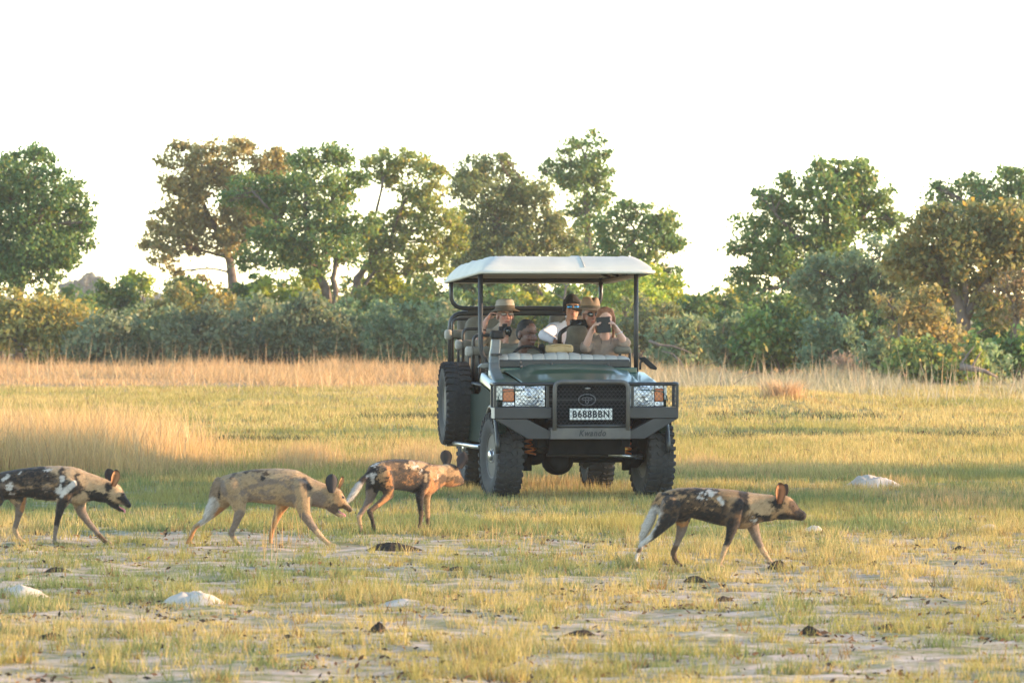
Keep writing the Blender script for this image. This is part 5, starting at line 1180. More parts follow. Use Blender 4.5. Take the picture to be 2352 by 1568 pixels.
# --- underbody: axles, diff, springs, rods
m = MB().tube([(-0.72, 0.72, 0.42), (0.72, 0.72, 0.42)], 0.050, 12); m.ellipsoid((-0.20, 0.72, 0.39), (0.17, 0.15, 0.15)); m.lathe([(0.0005, -.16), (.09, -.15), (.11, -.11), (.11, 0)], 1, 20, (-0.20, 0.70, 0.39)); part(m, 'front_axle', 'under', None, True)
for s_ in (-1, 1):
    m = MB().ellipsoid((s_ * 0.60, 0.72, 0.42), (0.10, 0.10, 0.11)); m.box((s_ * 0.52, 0.70, 0.36), (0.08, 0.12, 0.14)); part(m, 'steering_knuckle', 'under', None, True)
    pts = [(s_ * 0.50 + 0.055 * math.cos(k * 0.7), 0.62 + 0.055 * math.sin(k * 0.7), 0.46 + 0.0062 * k) for k in range(46)]
    part(MB().tube(pts, 0.011, 6), 'coil_spring', 'spring', None, True)
    part(MB().tube([(s_ * 0.47, 0.85, 0.42), (s_ * 0.46, 0.85, 0.9)], 0.025, 8), 'shock_absorber', 'bumper', None, True)
    part(MB().box((s_ * 0.44, 2.6, 0.60), (0.08, 4.8, 0.11)), 'chassis_rail', 'under')
    m = MB()
    for k in range(4): m.tube([(s_ * 0.50, 3.25, 0.52), (s_ * 0.50, 3.92, 0.37 - 0.012 * k), (s_ * 0.50, 4.6, 0.52)], 0.012, 6)
    part(m, 'leaf_spring', 'under')
part(MB().box((0.04, 0.30, 0.545), (0.80, 0.06, 0.165)), 'radiator_guard', 'under', bevel=0.01)
tube('tie_rod', [(-0.34, 0.55, 0.455), (0.62, 0.55, 0.440)], 0.016, 0, 'bumper'); tube('tie_rod', [(0.30, 0.48, 0.46), (0.66, 0.50, 0.430)], 0.020, 0, 'chrome')
m = MB().tube([(-0.66, 3.92, 0.44), (0.66, 3.92, 0.44)], 0.055, 12); m.ellipsoid((0.0, 3.92, 0.42), (0.18, 0.17, 0.17)); part(m, 'rear_axle', 'under', None, True)
part(MB().box((0.05, 1.1, 0.70), (0.62, 1.2, 0.35)), 'engine', 'under', bevel=0.03)
part(MB().tube([(-0.2, 0.86, .42), (0, 3.8, .46)], 0.04, 8), 'prop_shaft', 'under', None, True)
m = MB().tube([(0.18, 1.6, 0.36), (0.24, 1.7, 0.30)], 0.03, 8); m.prism([(0.10, .50), (0.2, .30), (0.28, .30), (0.26, .52)], 1, 1.6, 1.64); part(m, 'gearbox_guard', 'bumper')
part(MB().box((0.20, 1.9, 0.48), (0.5, 0.8, 0.16)), 'gearbox', 'under', bevel=0.03)
# --- snorkel
m = MB().loft([[(p.x + a * w_, p.y + b * d_, p.z) for a, b in ((-1, -1), (-.7, -1.25), (.7, -1.25), (1, -1), (1, 1), (.7, 1.2), (-.7, 1.2), (-1, 1))] for p, w_, d_ in
   ((LV(390, 800, 1.05), .075, .13), (LV(372, 770, 1.20), .062, .12), (LV(364, 725, 1.42), .055, .07), (LV(362, 690, 1.58), .054, .055), (LV(366, 640, 1.66), .052, .05), (LV(372, 600, 1.70), .050, .05), (LV(374, 548, 1.74), .048, .05))])
part(m, 'snorkel', 'snork', None, False, bevel=0.014)
p = LV(384, 520, 1.74); part(MB().box(p, (0.155, 0.14, 0.088)), 'snorkel_head', 'floor', bevel=0.03)
p = LV(374, 640, 1.62); part(MB().box(p, (0.115, 0.13, 0.022)), 'snorkel_clamp', 'bumper', bevel=0.004)
# --- mirrors
def poly_part(pts2, y0, y1, name, mat):
    part(MB().prism(pts2, 1, y0, y1), name, mat, bevel=0.008)
q = [L(zx, zy, 1.55) for zx, zy in ((1255, 662), (1290, 655), (1365, 722), (1362, 738), (1330, 730))]; poly_part(q, 1.53, 1.62, 'mirror', 'floor')
tube('mirror_arm', [LV(1262, 735, 1.58), LV(1262, 690, 1.58), LV(1280, 680, 1.58)], 0.012, .02)
q = [L(zx, zy, 1.6) for zx, zy in ((262, 720), (285, 697), (330, 690), (332, 722), (300, 728))]; poly_part(q, 1.56, 1.64, 'mirror', 'snork')
# --- canopy frame
PX0, PX1 = -0.865, 0.795
tube('roof_post', [(PX0 + .09, 1.78, 1.22), (PX0 + .06, 1.78, 1.40), (PX0, 1.78, 1.52), (PX0, 1.78, 2.36)], 0.026, 0.10, 'bumper', 12)
tube('roof_post', [(PX1, 1.78, 1.20), (PX1, 1.78, 2.36)], 0.025, 0, 'bumper', 12)
hz = L(500, 358, 4.3)[1]; hz2 = L(500, 388, 4.3)[1]
tube('rear_canopy_hoop', [(-0.865, 4.25, 2.30), (-0.865, 4.25, hz), (0.795, 4.25, hz), (0.795, 4.25, 2.30)], 0.024, 0.16, 'black', 12)
tube('roll_bar', [(-0.87, 4.31, 1.10), (-0.87, 4.31, hz2), (0.80, 4.31, hz2), (0.80, 4.31, 1.10)], 0.027, 0.16, 'black', 12)
part(MB().box((-0.03, 4.29, (hz + hz2) / 2), (1.30, 0.012, abs(hz - hz2) * 0.9)), 'roll_bar_plate', 'black')
fz0, fz1 = 2.350, 2.270
tube('roof_frame', [(PX0, 1.36, fz0), (PX1 + .02, 1.36, fz0), (PX1 + .02, 4.25, fz1), (PX0, 4.25, fz1), (PX0, 1.36, fz0)], 0.022, 0.05, 'black')
for y in (1.78, 2.4, 3.0, 3.6): tube('roof_bow', [(PX0, y, fz0 - .02 * (y - 1.36)), (-.5, y, fz0 + .10), (.45, y, fz0 + .10), (PX1, y, fz0 - .02 * (y - 1.36))], 0.016, .2, 'black')
# --- canvas roof: one sheet, sagging a little between its bows, rolled at the edge
CX0, CX1, CY0, CY1 = -0.925, 0.900, 1.26, 4.32
def canvas(u, v, inner=False):
    x = CX0 + (CX1 - CX0) * u; y = CY0 + (CY1 - CY0) * v
    dx = min(x - CX0, CX1 - x); dy = min((y - CY0) * 0.52, (CY1 - y) * 0.9)
    d = dx * dy / math.hypot(dx, dy) * 1.25 if dx > 1e-6 and dy > 1e-6 else 0.0
    t = min(1.0, d / 0.175); pr = 0.5 * t + 0.5 * (1 - (1 - t) ** 2)
    drop = -0.095 * (y - CY0) / (CY1 - CY0)
    z = 2.362 + drop + 0.165 * pr - 0.010 * math.sin((y - 1.3) * math.pi / 0.6) ** 2 * (t > .95)
    z += 0.006 * (float(vnoise(np.array([x * 5]), np.array([y * 4]), seed=9)[0]) - .5) * 2
    if dx < 0.02 or (y - CY0) < 0.03 or (CY1 - y) < .02: z -= 0.022
    return (x, y, z)
o = part(MB().grid(lambda u, v: canvas(0.5 - 0.5 * math.cos(math.pi * u) * (1 if True else 1), 0.5 - 0.5 * math.cos(math.pi * v)), 56, 56), 'canvas_roof', 'canvas', None, True, solid=0.008)
sm = MB()
sm.tube([Vector(canvas((0.085 + .03 - CX0) / (CX1 - CX0), v)) + Vector((0.06 * (1 - min(1, v * 6)), 0, .006)) for v in np.linspace(0.012, 0.97, 40)], 0.008, 6); part(sm, 'roof_seam', 'pad', o, True)
em_ = [(CX0, CY0), (CX1, CY0), (CX1, CY1), (CX0, CY1)]
rim_pts = []
for k in range(4):
    a, b = em_[k], em_[(k + 1) % 4]
    for j in range(14):
        t = j / 14; x, y = a[0] + (b[0] - a[0]) * t, a[1] + (b[1] - a[1]) * t; rim_pts.append((x, y, 2.349 - 0.095 * (y - CY0) / (CY1 - CY0)))
part(MB().tube(rim_pts, 0.020, 8, closed=True), 'rolled_hem', 'canvas', o, True)
# --- seats in rising rows
def cushion(c, sz, pw=4.0, nu=16, nv=10, tilt=0.0):
    m = MB(); rot = Matrix.Rotation(tilt, 3, 'X'); vs = []; n = nv
    def se(a, e): return math.copysign(abs(a) ** (2 / e), a)
    rings = []
    for j in range(1, nv):
        th = -math.pi / 2 + math.pi * j / nv
        rings.append([tuple(Vector(c) + rot @ Vector((sz[0] / 2 * se(math.cos(th), pw) * se(math.cos(2 * math.pi * i / nu), pw), sz[1] / 2 * se(math.cos(th), pw) * se(math.sin(2 * math.pi * i / nu), pw), sz[2] / 2 * se(math.sin(th), pw)))) for i in range(nu)])
    return m.loft(rings)
ROWS = [(2.62, 0.98), (3.30, 1.12), (3.92, 1.26), (4.52, 1.38)]
def seat(x, y, z, back=0.62, w_=0.50, ybk=None):
    r = empty('seat', (x, y, z), 0, VR)
    part(cushion((0, -0.22, 0), (w_, 0.50, 0.13)), 'seat_cushion', 'seat', r, True)
    part(cushion((0, 0.06, back / 2 + 0.02), (w_ * 0.96, 0.11, back), tilt=-0.10), 'seat_back', 'seat', r, True)
    m = MB().tube(rounded([(-w_ / 2 + .03, 0.11, -.25), (-w_ / 2 + .03, 0.10, back * .9), (w_ / 2 - .03, 0.10, back * .9), (w_ / 2 - .03, 0.11, -.25)], .1), 0.014, 8); part(m, 'seat_frame', 'black', r, True)
    return r
for i, (y, z) in enumerate(ROWS):
    top = {0: 1.58, 1: 1.70, 2: 1.862, 3: 1.945}[i]
    for x in ((-0.42, 0.34) if i == 0 else (-0.52, 0.50)):
        seat(x, y, z, top - z, 0.50 if i else 0.52)
    part(MB().box((0, y - 0.18, (z + 0.66) / 2 - 0.05), (1.50, 0.62, max(0.05, z - 0.82))), 'seat_platform', 'floor')
# arm rests on the left: cream fronted rolls with tube hoops
for (zx, zy, y, ln) in ((100, 515, 4.15, .30), (165, 577, 3.50, .24), (228, 618, 2.86, .40)):
    p = LV(zx + 12, zy, y); r = empty('arm_rest', p, 0, VR)
    part(cushion((ln * .36, 0, -0.004), (ln * .95, 0.12, 0.10), 4.0, 18, 10), 'arm_pad', 'seat', r, True)
    part(cushion((-0.055, -0.004, -0.008), (0.085, 0.12, 0.112), 3.2, 18, 10), 'arm_pad_end', 'arm_end', r, True)
    m = MB().tube(rounded([(0.0, 0.06, -0.45), (0.0, 0.06, 0.16), (0.14, 0.06, 0.165), (ln, 0.06, 0.165)], .12), 0.017, 8); part(m, 'arm_hoop', 'black', r, True)
    m = MB().tube([(0.06, 0.02, 0), (0.06, 0.02, -0.45)], 0.014, 8); part(m, 'arm_post', 'bumper', r, True)
# right arm rest beside the front passenger
p = LV(1155, 615, 2.35); r = empty('arm_rest', p, 0, VR)
part(MB().capsule((-0.06, 0, 0.0), (0.05, 0.0, 0.0), 0.042, 0.042, 12), 'arm_pad', 'seat', r, True)
part(MB().tube(rounded([(-0.03, 0, -0.30), (-0.03, 0, 0.02), (0.075, 0, 0.02), (0.075, 0, -0.30)], .05), 0.016, 8), 'arm_hoop', 'bumper', r, True)
# dark hand rail between the rows
tube('hand_rail', [LV(765, 600, 2.9), LV(768, 510, 2.9), LV(800, 488, 2.9), LV(835, 470, 3.0), LV(905, 445, 3.0)], 0.024, .08)
part(MB().box(LV(885, 455, 3.05), (0.19, 0.10, 0.10)), 'head_rest', 'floor', bevel=0.02)
part(cushion(LV(875, 560, 2.72), (0.24, 0.10, 0.34)), 'middle_seat_back', 'seat', None, True)
part(MB().capsule(LV(655, 595, 2.1), LV(665, 625, 2.1), .035, .02, 10), 'gear_knob', 'floor', None, True)
# ------------------------------------------------------------------ the people in the vehicle
def skin_tone(c): return np.asarray(c)
pm = {
 'khaki': simple('khaki_shirt', (0.33, 0.265, 0.195), rough=0.85, var=0.14, scale=18, bump=0.35, spec=0.2),
 'tan': simple('tan_shirt', (0.29, 0.215, 0.165), rough=0.85, var=0.14, scale=16, bump=0.4, spec=0.2),
 'white': simple('white_shirt', (0.72, 0.70, 0.74), rough=0.8, var=0.06, scale=16, bump=0.35, spec=0.2),
 'olive': simple('olive_shirt', (0.15, 0.14, 0.105), rough=0.85, var=0.16, scale=18, bump=0.35, spec=0.2),
 'trousers': simple('drab_trousers', (0.16, 0.14, 0.11), rough=0.9, var=0.15, scale=18, spec=0.2),
 'black_hair': simple('black_hair', (0.008, 0.007, 0.007), rough=0.75, var=0.2, scale=60, bump=0.5),
 'red_hair': simple('auburn_hair', (0.24, 0.105, 0.055), rough=0.6, var=0.25, scale=60, bump=0.6),
 'grey_hair': simple('grey_hair', (0.20, 0.17, 0.15), rough=0.6, var=0.2, scale=60, bump=0.5),
 'hat_grey': simple('stone_hat', (0.31, 0.27, 0.225), rough=0.85, var=0.10, scale=20, bump=0.2),
 'hat_brim': simple('brown_brim', (0.10, 0.075, 0.05), rough=0.85, var=0.12),
 'hat_tan': simple('tan_felt_hat', (0.28, 0.185, 0.115), rough=0.85, var=0.12, scale=14, bump=0.2),
 'lens': simple('dark_lens', (0.012, 0.011, 0.010), rough=0.08, var=0.0, coat=1.0),
 'clear': simple('spectacle_glass', (0.20, 0.15, 0.12), rough=0.12, var=0.0, coat=0.6),
 'mirror': simple('blue_mirror_lens', (0.10, 0.42, 0.85), rough=0.06, metal=0.85, var=0.1),
 'device': simple('black_plastic', (0.010, 0.010, 0.011), rough=0.55, var=0.1),
 'glass': simple('camera_glass', (0.02, 0.03, 0.03), rough=0.05, var=0.0, coat=1.0),
 'steel': simple('bracelet_steel', (0.5, 0.5, 0.5), rough=0.3, metal=0.9, var=0.05),
 'bag': simple('tan_canvas_bag', (0.42, 0.29, 0.14), rough=0.85, var=0.22, scale=9, bump=0.5),
}
def head_mesh(rot, c, skin, lip, eyes=True):
    m = MB(); E = lambda p, r: m.ellipsoid(c + rot @ Vector(p), r, rot, 18, 12)
    E((0, .012, .035), (.074, .094, .088)); E((0, -.018, -.030), (.062, .074, .082)); E((0, -.045, -.088), (.034, .036, .028)); E((0, -.030, -.070), (.050, .055, .040))
    E((.030, -.066, -.020), (.026, .022, .026)); E((-.030, -.066, -.020), (.026, .022, .026)); E((0, -.078, .034), (.052, .014, .011))
    m.capsule(c + rot @ Vector((0, -.088, .014)), c + rot @ Vector((0, -.106, -.022)), .008, .0135, 10); E((.012, -.094, -.026), (.009, .009, .007)); E((-.012, -.094, -.026), (.009, .009, .007))
    E((0, -.086, -.054), (.024, .010, .0065)); E((0, -.084, -.066), (.021, .010, .0065))
    for s_ in (-1, 1): E((s_ * .076, .012, -.006), (.011, .020, .033))
    m.capsule(c + rot @ Vector((0, .030, -.05)), c + rot @ Vector((0, .045, -.17)), .054, .058, 14)
    me = remesh(m, 0.0054, 2, 'head'); v, f = arrays(me); bpy.data.meshes.remove(me)
    loc = (v - np.array(c)) @ np.array(rot) / (Vector(rot.col[0]).length ** 2)      # back into head space
    x, y, z = loc[:, 0], loc[:, 1], loc[:, 2]; col = np.tile(np.asarray(skin), (len(v), 1)); front = y < -.055
    red = np.exp(-(((np.abs(x) - .036) / .022) ** 2 + ((z + .02) / .022) ** 2)) * front + np.exp(-((x / .016) ** 2 + ((z + .02) / .02) ** 2)) * front
    col = mixc(col, np.asarray(skin) * [1.12, .80, .74], np.clip(red, 0, 1) * .6)
    col = mixc(col, lip, (np.abs(x) < .024) * (np.abs(z + .060) < .010) * (y < -.078) * .8)
    col = mixc(col, np.asarray(skin) * .35, (np.abs(x) < .022) * (np.abs(z + .0605) < .0022) * (y < -.078) * .9)
    ex = (np.abs(x) - .032) / .014; ez = (z - .012) / .007; eye = (ex ** 2 + ez ** 2 < 1) & front & eyes
    col = mixc(col, np.array([.62, .58, .55]), eye * .9); iris = (((np.abs(x) - .032) / .0065) ** 2 + ((z - .012) / .0065) ** 2 < 1) & front; col = mixc(col, np.array([.03, .02, .015]), iris * 1.0)
    brow = (np.abs(np.abs(x) - .033) < .019) & (np.abs(z - .034 + .15 * (np.abs(x) - .033) ** 2 * 20) < .0045) & front; col = mixc(col, np.asarray(skin) * .28, brow * .8)
    return v, f, col
def hand_mesh(wrist, d, nrm, side, skin, curl=0.6, size=1.0, spread=0.18):
    """palm and five fingers; d points from the wrist along the hand, nrm out of the palm"""
    d = Vector(d).normalized(); n = Vector(nrm); n = (n - d * n.dot(d)).normalized(); s_ = d.cross(n) * side; w_ = Vector(wrist); k = size
    m = MB(); pc = w_ + d * .045 * k; rot = Matrix((s_, n, d)).transposed()
    m.ellipsoid(pc, (.040 * k, .015 * k, .052 * k), rot, 14, 10); m.capsule(w_ - d * .03, w_ + d * .02, .026 * k, .025 * k)
    for i, (off, ln) in enumerate(((-.030, .068), (-.010, .077), (.010, .072), (.029, .056))):
        b = w_ + d * .080 * k + s_ * off * k; dd = (d + s_ * off * spread * 20 / 4).normalized(); a = b; r = .0092 * k
        ang = 0
        for seg_, fr in enumerate((.45, .32, .23)):
            ang += curl * (0.55, 0.75, 0.5)[seg_]; e = a + (dd * math.cos(ang) + n * math.sin(ang)) * ln * fr * k; m.capsule(a, e, r, r * .93, 8); a = e; r *= .93
    t0 = w_ + d * .025 * k - s_ * .030 * k; t1 = t0 + (d * .55 - s_ * .75 + n * .35).normalized() * .036 * k; t2 = t1 + (d * .75 - s_ * .25 + n * .6).normalized() * .030 * k
    m.chain([t0, t1, t2], [.013 * k, .011 * k, .0095 * k], 8)
    me = remesh(m, 0.0050, 2, 'hand'); v, f = arrays(me); bpy.data.meshes.remove(me)
    return v, f, np.tile(np.asarray(skin), (len(v), 1)) * 1.0
def person(label, head, yaw, pitch, hips, sh_c, shw, arms, skin, shirt, sleeve='short', lip=None, group='people riding in the safari vehicle', roll=0.0, hs=1.12, eyes=True, female=False, collar=True):
    """all points are in vehicle space; arms: list of (side, shoulder, elbow, wrist, hand_dir, palm_normal, curl)"""
    o0 = Vector((hips[0], hips[1], hips[2]))
    wp = Matrix.Rotation(VY, 4, 'Z') @ o0 + VO
    root = empty('person', wp, VY); tag(root, label, 'person', group)
    lip = np.asarray(skin) * [1.1, .62, .6] if lip is None else lip
    Hd = Vector(head) - o0; S = Vector(sh_c) - o0; H = Vector((0, 0, 0))
    rot = Matrix.Rotation(yaw, 3, 'Z') @ Matrix.Rotation(pitch, 3, 'X') @ Matrix.Rotation(roll, 3, 'Y') @ Matrix.Scale(hs, 3)
    parts = [head_mesh(rot, Hd, skin, lip, eyes)]
    m = MB(); sh = MB(); g = 0.013
    def both(fn): fn(m, 0.0); fn(sh, g)
    def torso(mb, e):
        mid = H.lerp(S, .5); sc_ = 1 - (.08 if female else 0)
        mb.ellipsoid(H + Vector((0, 0, .08)), (.165 + e, .115 + e, .14), None, 16, 10); mb.ellipsoid(mid, ((.145 * sc_) + e, .105 + e, .20), None, 16, 10)
        mb.ellipsoid(S + Vector((0, 0, -.13)), (shw * .92 + e, .115 + e, .17), None, 16, 10)
        mb.capsule(S + Vector((-shw * .82, 0, -.03)), S + Vector((shw * .82, 0, -.03)), .060 + e, .060 + e, 12)
        mb.capsule(S + Vector((-.05, .01, .0)), S + Vector((.05, .01, .0)), .066 + e * .6, .066 + e * .6, 12)
    both(torso)
    nb = Hd + rot @ Vector((0, .03, -.06)); m.capsule(nb, S + Vector((0, .0, .0)), .052, .062, 12)
    if collar: sh.capsule(S + Vector((0, .005, .02)), S + Vector((0, .012, .055)), .074, .066, 14)
    for (sd_, s0, el, wr, hd, pn, curl) in arms:
        s0, el, wr = Vector(s0) - o0, Vector(el) - o0, Vector(wr) - o0
        m.chain([s0, s0.lerp(el, .5), el, el.lerp(wr, .35), wr], [.056, .050, .041, .042, .028], 12)
        if sleeve == 'long': sh.chain([s0, s0.lerp(el, .5), el, el.lerp(wr, .35), el.lerp(wr, .86)], [.071, .065, .058, .056, .046], 12)
        elif sleeve == 'mix' and sd_ < 0: sh.chain([s0, s0.lerp(el, .5), el, el.lerp(wr, .35), el.lerp(wr, .62)], [.071, .066, .060, .058, .054], 12)
        elif sleeve == 'mix': sh.chain([s0, s0.lerp(el, .5), el, el.lerp(wr, .14)], [.071, .068, .062, .060], 12)
        else: sh.chain([s0, s0.lerp(el, .5), s0.lerp(el, .92 if sleeve == 'half' else .62)], [.071, .068, .068], 12)
        parts.append(hand_mesh(wr, hd, pn, sd_, skin, curl))
    tr = MB()
    for s_ in (-1, 1):
        hp = H + Vector((s_ * .09, -.02, .04)); kn = H + Vector((s_ * .13, -.42, .07)); an = kn + Vector((0, .02, -.40))
        m.chain([hp, kn, an], [.085, .055, .038], 12); tr.chain([hp, kn, an + Vector((0, 0, .05))], [.098, .068, .055], 12); m.ellipsoid(an + Vector((0, -.06, -.05)), (.045, .12, .035))
    tr.ellipsoid(H + Vector((0, 0, .05)), (.185, .135, .11), None, 14, 8)
    me = remesh(m, 0.0135, 3, 'body'); v, f = arrays(me); bpy.data.meshes.remove(me); parts.append((v, f, np.tile(np.asarray(skin), (len(v), 1))))
    V, Fc, C = join_arrays(parts); link('body', mesh_np('body', V, Fc, True, C), MAT['skin'], root)
    me = remesh(sh, 0.0120, 3, 'shirt'); v = get_co(me).astype(np.float64); nn = np.empty(len(v) * 3, dtype=np.float32); me.vertices.foreach_get('normal', nn); nn = nn.reshape(-1, 3)
    wr_ = (fbm(v[:, 0] * 14 + v[:, 2] * 6, v[:, 1] * 14, v[:, 2] * 9, seed=int(abs(head[0]) * 100) + 3, octs=3) - .5) * .020
    me.vertices.foreach_set('co', (v + nn * wr_[:, None]).astype(np.float32).ravel()); me.update(); link('shirt', me, pm[shirt], root)
    me = remesh(tr, 0.022, 3, 'trousers'); link('trousers', me, pm['trousers'], root)
    root['_'] = 0; del root['_']
    return root, Hd, rot, S, o0
def hair(root, Hd, rot, mat, short=True, long_=False, cap=1.0):
    m = MB(); E = lambda p, r: m.ellipsoid(Hd + rot @ Vector(p), r, rot, 18, 12)
    k_ = .955 if cap < 1.01 and not long_ and short else 1.0
    E((0, .020, .048), (.081 * k_, .096 * k_, .085 * cap * k_)); E((0, .050, .010), (.078 * k_, .066 * k_, .085))
    if long_:
        for s_ in (-1, 1): m.chain([Hd + rot @ Vector((s_ * .055, -.030, .085)), Hd + rot @ Vector((s_ * .083, -.010, .02)), Hd + rot @ Vector((s_ * .084, .012, -.06)), Hd + rot @ Vector((s_ * .080, .03, -.11 - .05 * (s_ > 0)))], [.028, .020, .020, .014], 10)
        m.chain([Hd + rot @ Vector((0, .08, .0)), Hd + rot @ Vector((0, .09, -.20))], [.07, .05], 12); m.capsule(Hd + rot @ Vector((-.05, -.045, .098)), Hd + rot @ Vector((.05, -.045, .098)), .024, .024)
    elif not short:
        for k in range(7): m.capsule(Hd + rot @ Vector(((k - 3) * .015, -.035, .112 - .004 * (k - 3) ** 2)), Hd + rot @ Vector(((k - 3) * .021, -.086 + .003 * abs(k - 3), .064 - .003 * abs(k - 3))), .030, .014, 8)
        for s_ in (-1, 1): m.chain([Hd + rot @ Vector((s_ * .065, -.02, .07)), Hd + rot @ Vector((s_ * .080, -.005, -.02))], [.030, .018], 8)
    me = remesh(m, 0.008, 2, 'hair'); link('hair', me, pm[mat], root)
def hat(root, Hd, rot, mat, brim, bmat=None, crown_h=.105, br=.165, droop=.02, tilt=0.0, dent=0.0):
    r2 = rot @ Matrix.Rotation(tilt, 3, 'Y'); base = Hd + rot @ Vector((0, .010, .062))
    P = [(br, -droop), (br * .985, -droop + .004), (.10, .002), (.091, .010), (.089, .05), (.080, crown_h * .86), (.062, crown_h), (.03, crown_h * (1 - dent * .3)), (.0005, crown_h * (1 - dent * .5))]
    def ring(pr, wavy):
        vs = []; seg = 40
        for (r, t) in pr:
            for k in range(seg):
                a = 2 * math.pi * k / seg; x, y = r * math.cos(a), r * 1.14 * math.sin(a); z = t
                if r > .095: z += wavy * (abs(math.cos(a)) ** 2) * (r - .09) / .075
                if dent and r < .085 and t > .05: z -= dent * .03 * math.exp(-(x / .022) ** 2) ; x *= 1 - .18 * dent * max(0, -math.sin(a)) * (t > .06)
                vs.append(base + r2 @ Vector((x, y, z)))
        n = len(pr); fs = [(i * seg + k, i * seg + (k + 1) % seg, (i + 1) * seg + (k + 1) % seg, (i + 1) * seg + k) for i in range(n - 1) for k in range(seg)]
        return vs, fs
    vs, fs = ring(P[3:], 0); o = MB().add(vs, fs).build('hat', pm[mat], root, True, solid=.006)
    vs, fs = ring(P[:4], brim); b = MB().add(vs, fs).build('hat_brim', pm[bmat or mat], o, True, solid=.006)
    vs, fs = ring([(.0935, .006), (.0925, .034)], 0); MB().add(vs, fs).build('hat_band', pm['hat_brim'], o, True, solid=.003)
    return o
def glasses(root, Hd, rot, mat, w_=.026, h_=.018, frame='device', wrap=0.010):
    o = None; fr = MB()
    for s_ in (-1, 1):
        pts = [Hd + rot @ Vector((s_ * .034 + w_ * math.cos(a), -.100 + wrap * (abs(s_ * .034 + w_ * math.cos(a)) / .06) ** 2 * 2, .012 + h_ * math.sin(a) * (1 if math.sin(a) > 0 else 1.05))) for a in np.linspace(0, 2 * math.pi, 20, endpoint=False)]
        fr.tube(pts, .0022, 5, closed=True)
        fr.tube([Hd + rot @ Vector((s_ * .060, -.092, .018)), Hd + rot @ Vector((s_ * .078, -.03, .016)), Hd + rot @ Vector((s_ * .080, .02, .006))], .0022, 5)
    fr.tube([Hd + rot @ Vector((-.010, -.102, .018)), Hd + rot @ Vector((.010, -.102, .018))], .0022, 5)
    o = fr.build('glasses', pm[frame], root, True)
    for s_ in (-1, 1):
        MB().ellipsoid(Hd + rot @ Vector((s_ * .034, -.097 + wrap * .6, .012)), (w_, .004, h_), rot, 16, 8).build('lens', pm[mat], o, True)
def local(root_o0, p): return Vector(p) - root_o0
PINKISH = (0.42, 0.215, 0.155); TANNED = (0.30, 0.16, 0.10); DARK = (0.115, 0.058, 0.042)

# man with the stone hat and the camera, second row on the left
h = LV(432, 405, 3.05); S = LV(415, 505, 3.12); hp = Vector((S.x + .02, 3.20, 1.16))
el1 = LV(262, 580, 2.98); wr1 = LV(316, 432, 2.97); el2 = LV(475, 610, 2.98); wr2 = LV(432, 575, 2.86)
r, Hd, rot, S0, o0 = person('man in a stone coloured hat and khaki shirt holding up a black camera', h, R(4), R(-4), hp, S, .185,
    [(-1, S + Vector((-.18, 0, -.04)), el1, wr1, LV(352, 378, 2.96) - wr1, (.8, -.3, -.3), .9), (1, S + Vector((.18, 0, -.05)), el2, wr2, Vector((.0, -.25, .9)), (-.5, -.8, .1), 1.1)], PINKISH, 'khaki', 'half')
hair(r, Hd, rot, 'grey_hair'); hat(r, Hd, rot, 'hat_grey', .0, 'hat_brim', .098, .142, .022); glasses(r, Hd, rot, 'clear', .027, .015)
MB().tube([el1.lerp(wr1, .62) - o0 + Vector((.034 * math.cos(a), .034 * math.sin(a), -.012 * math.cos(a))) for a in np.linspace(0, 2 * math.pi, 14, endpoint=False)], .006, 6, closed=True).build('wristband', pm['device'], r, True)
cp = LV(430, 497, 2.84)
cr = empty('camera', Matrix.Rotation(VY, 4, 'Z') @ cp + VO, VY); tag(cr, 'black camera held up by the man in the stone coloured hat', 'camera')
MB().box((0, 0.02, 0), (.135, .06, .098)).build('camera_body', pm['device'], cr, False, bevel=.012); MB().box((0, 0.015, .062), (.055, .05, .034)).build('viewfinder', pm['device'], cr, False, bevel=.01)
MB().lathe([(.0005, -.03), (.040, -.03), (.040, -.085), (.036, -.09), (.036, -.12), (.041, -.125), (.041, -.150), (.034, -.150), (.032, -.125), (.0005, -.12)], 1, 24, (.015, 0, -.002)).build('lens_barrel', pm['device'], cr, True)
MB().ellipsoid((.015, -.124, -.002), (.031, .010, .031)).build('front_glass', pm['glass'], cr, True); MB().box((-.055, -.005, -.005), (.03, .05, .09)).build('grip', pm['device'], cr, False, bevel=.01)

# driver: looks down to the right, at the wheel
h = LV(568, 518, 2.30); S = LV(545, 622, 2.42); hp = Vector((S.x, 2.50, .98))
elA = LV(395, 665, 2.40); wrA = LV(520, 655, 2.10); elB = LV(700, 690, 2.35); wrB = LV(640, 655, 2.08)
r, Hd, rot, S0, o0 = person('dark skinned driver in an olive shirt, looking down over the steering wheel', h, R(30), R(10), hp, S, .195,
    [(-1, S + Vector((-.19, 0, -.03)), elA, wrA, Vector((.55, -.3, .1)), (0, .2, -1), .9), (1, S + Vector((.19, 0, -.03)), elB, wrB, Vector((-.5, -.3, .1)), (0, .2, -1), .9)], DARK, 'olive', 'half', lip=np.array([.10, .04, .035]), hs=1.25, eyes=False)
hair(r, Hd, rot, 'black_hair', True, cap=1.0)

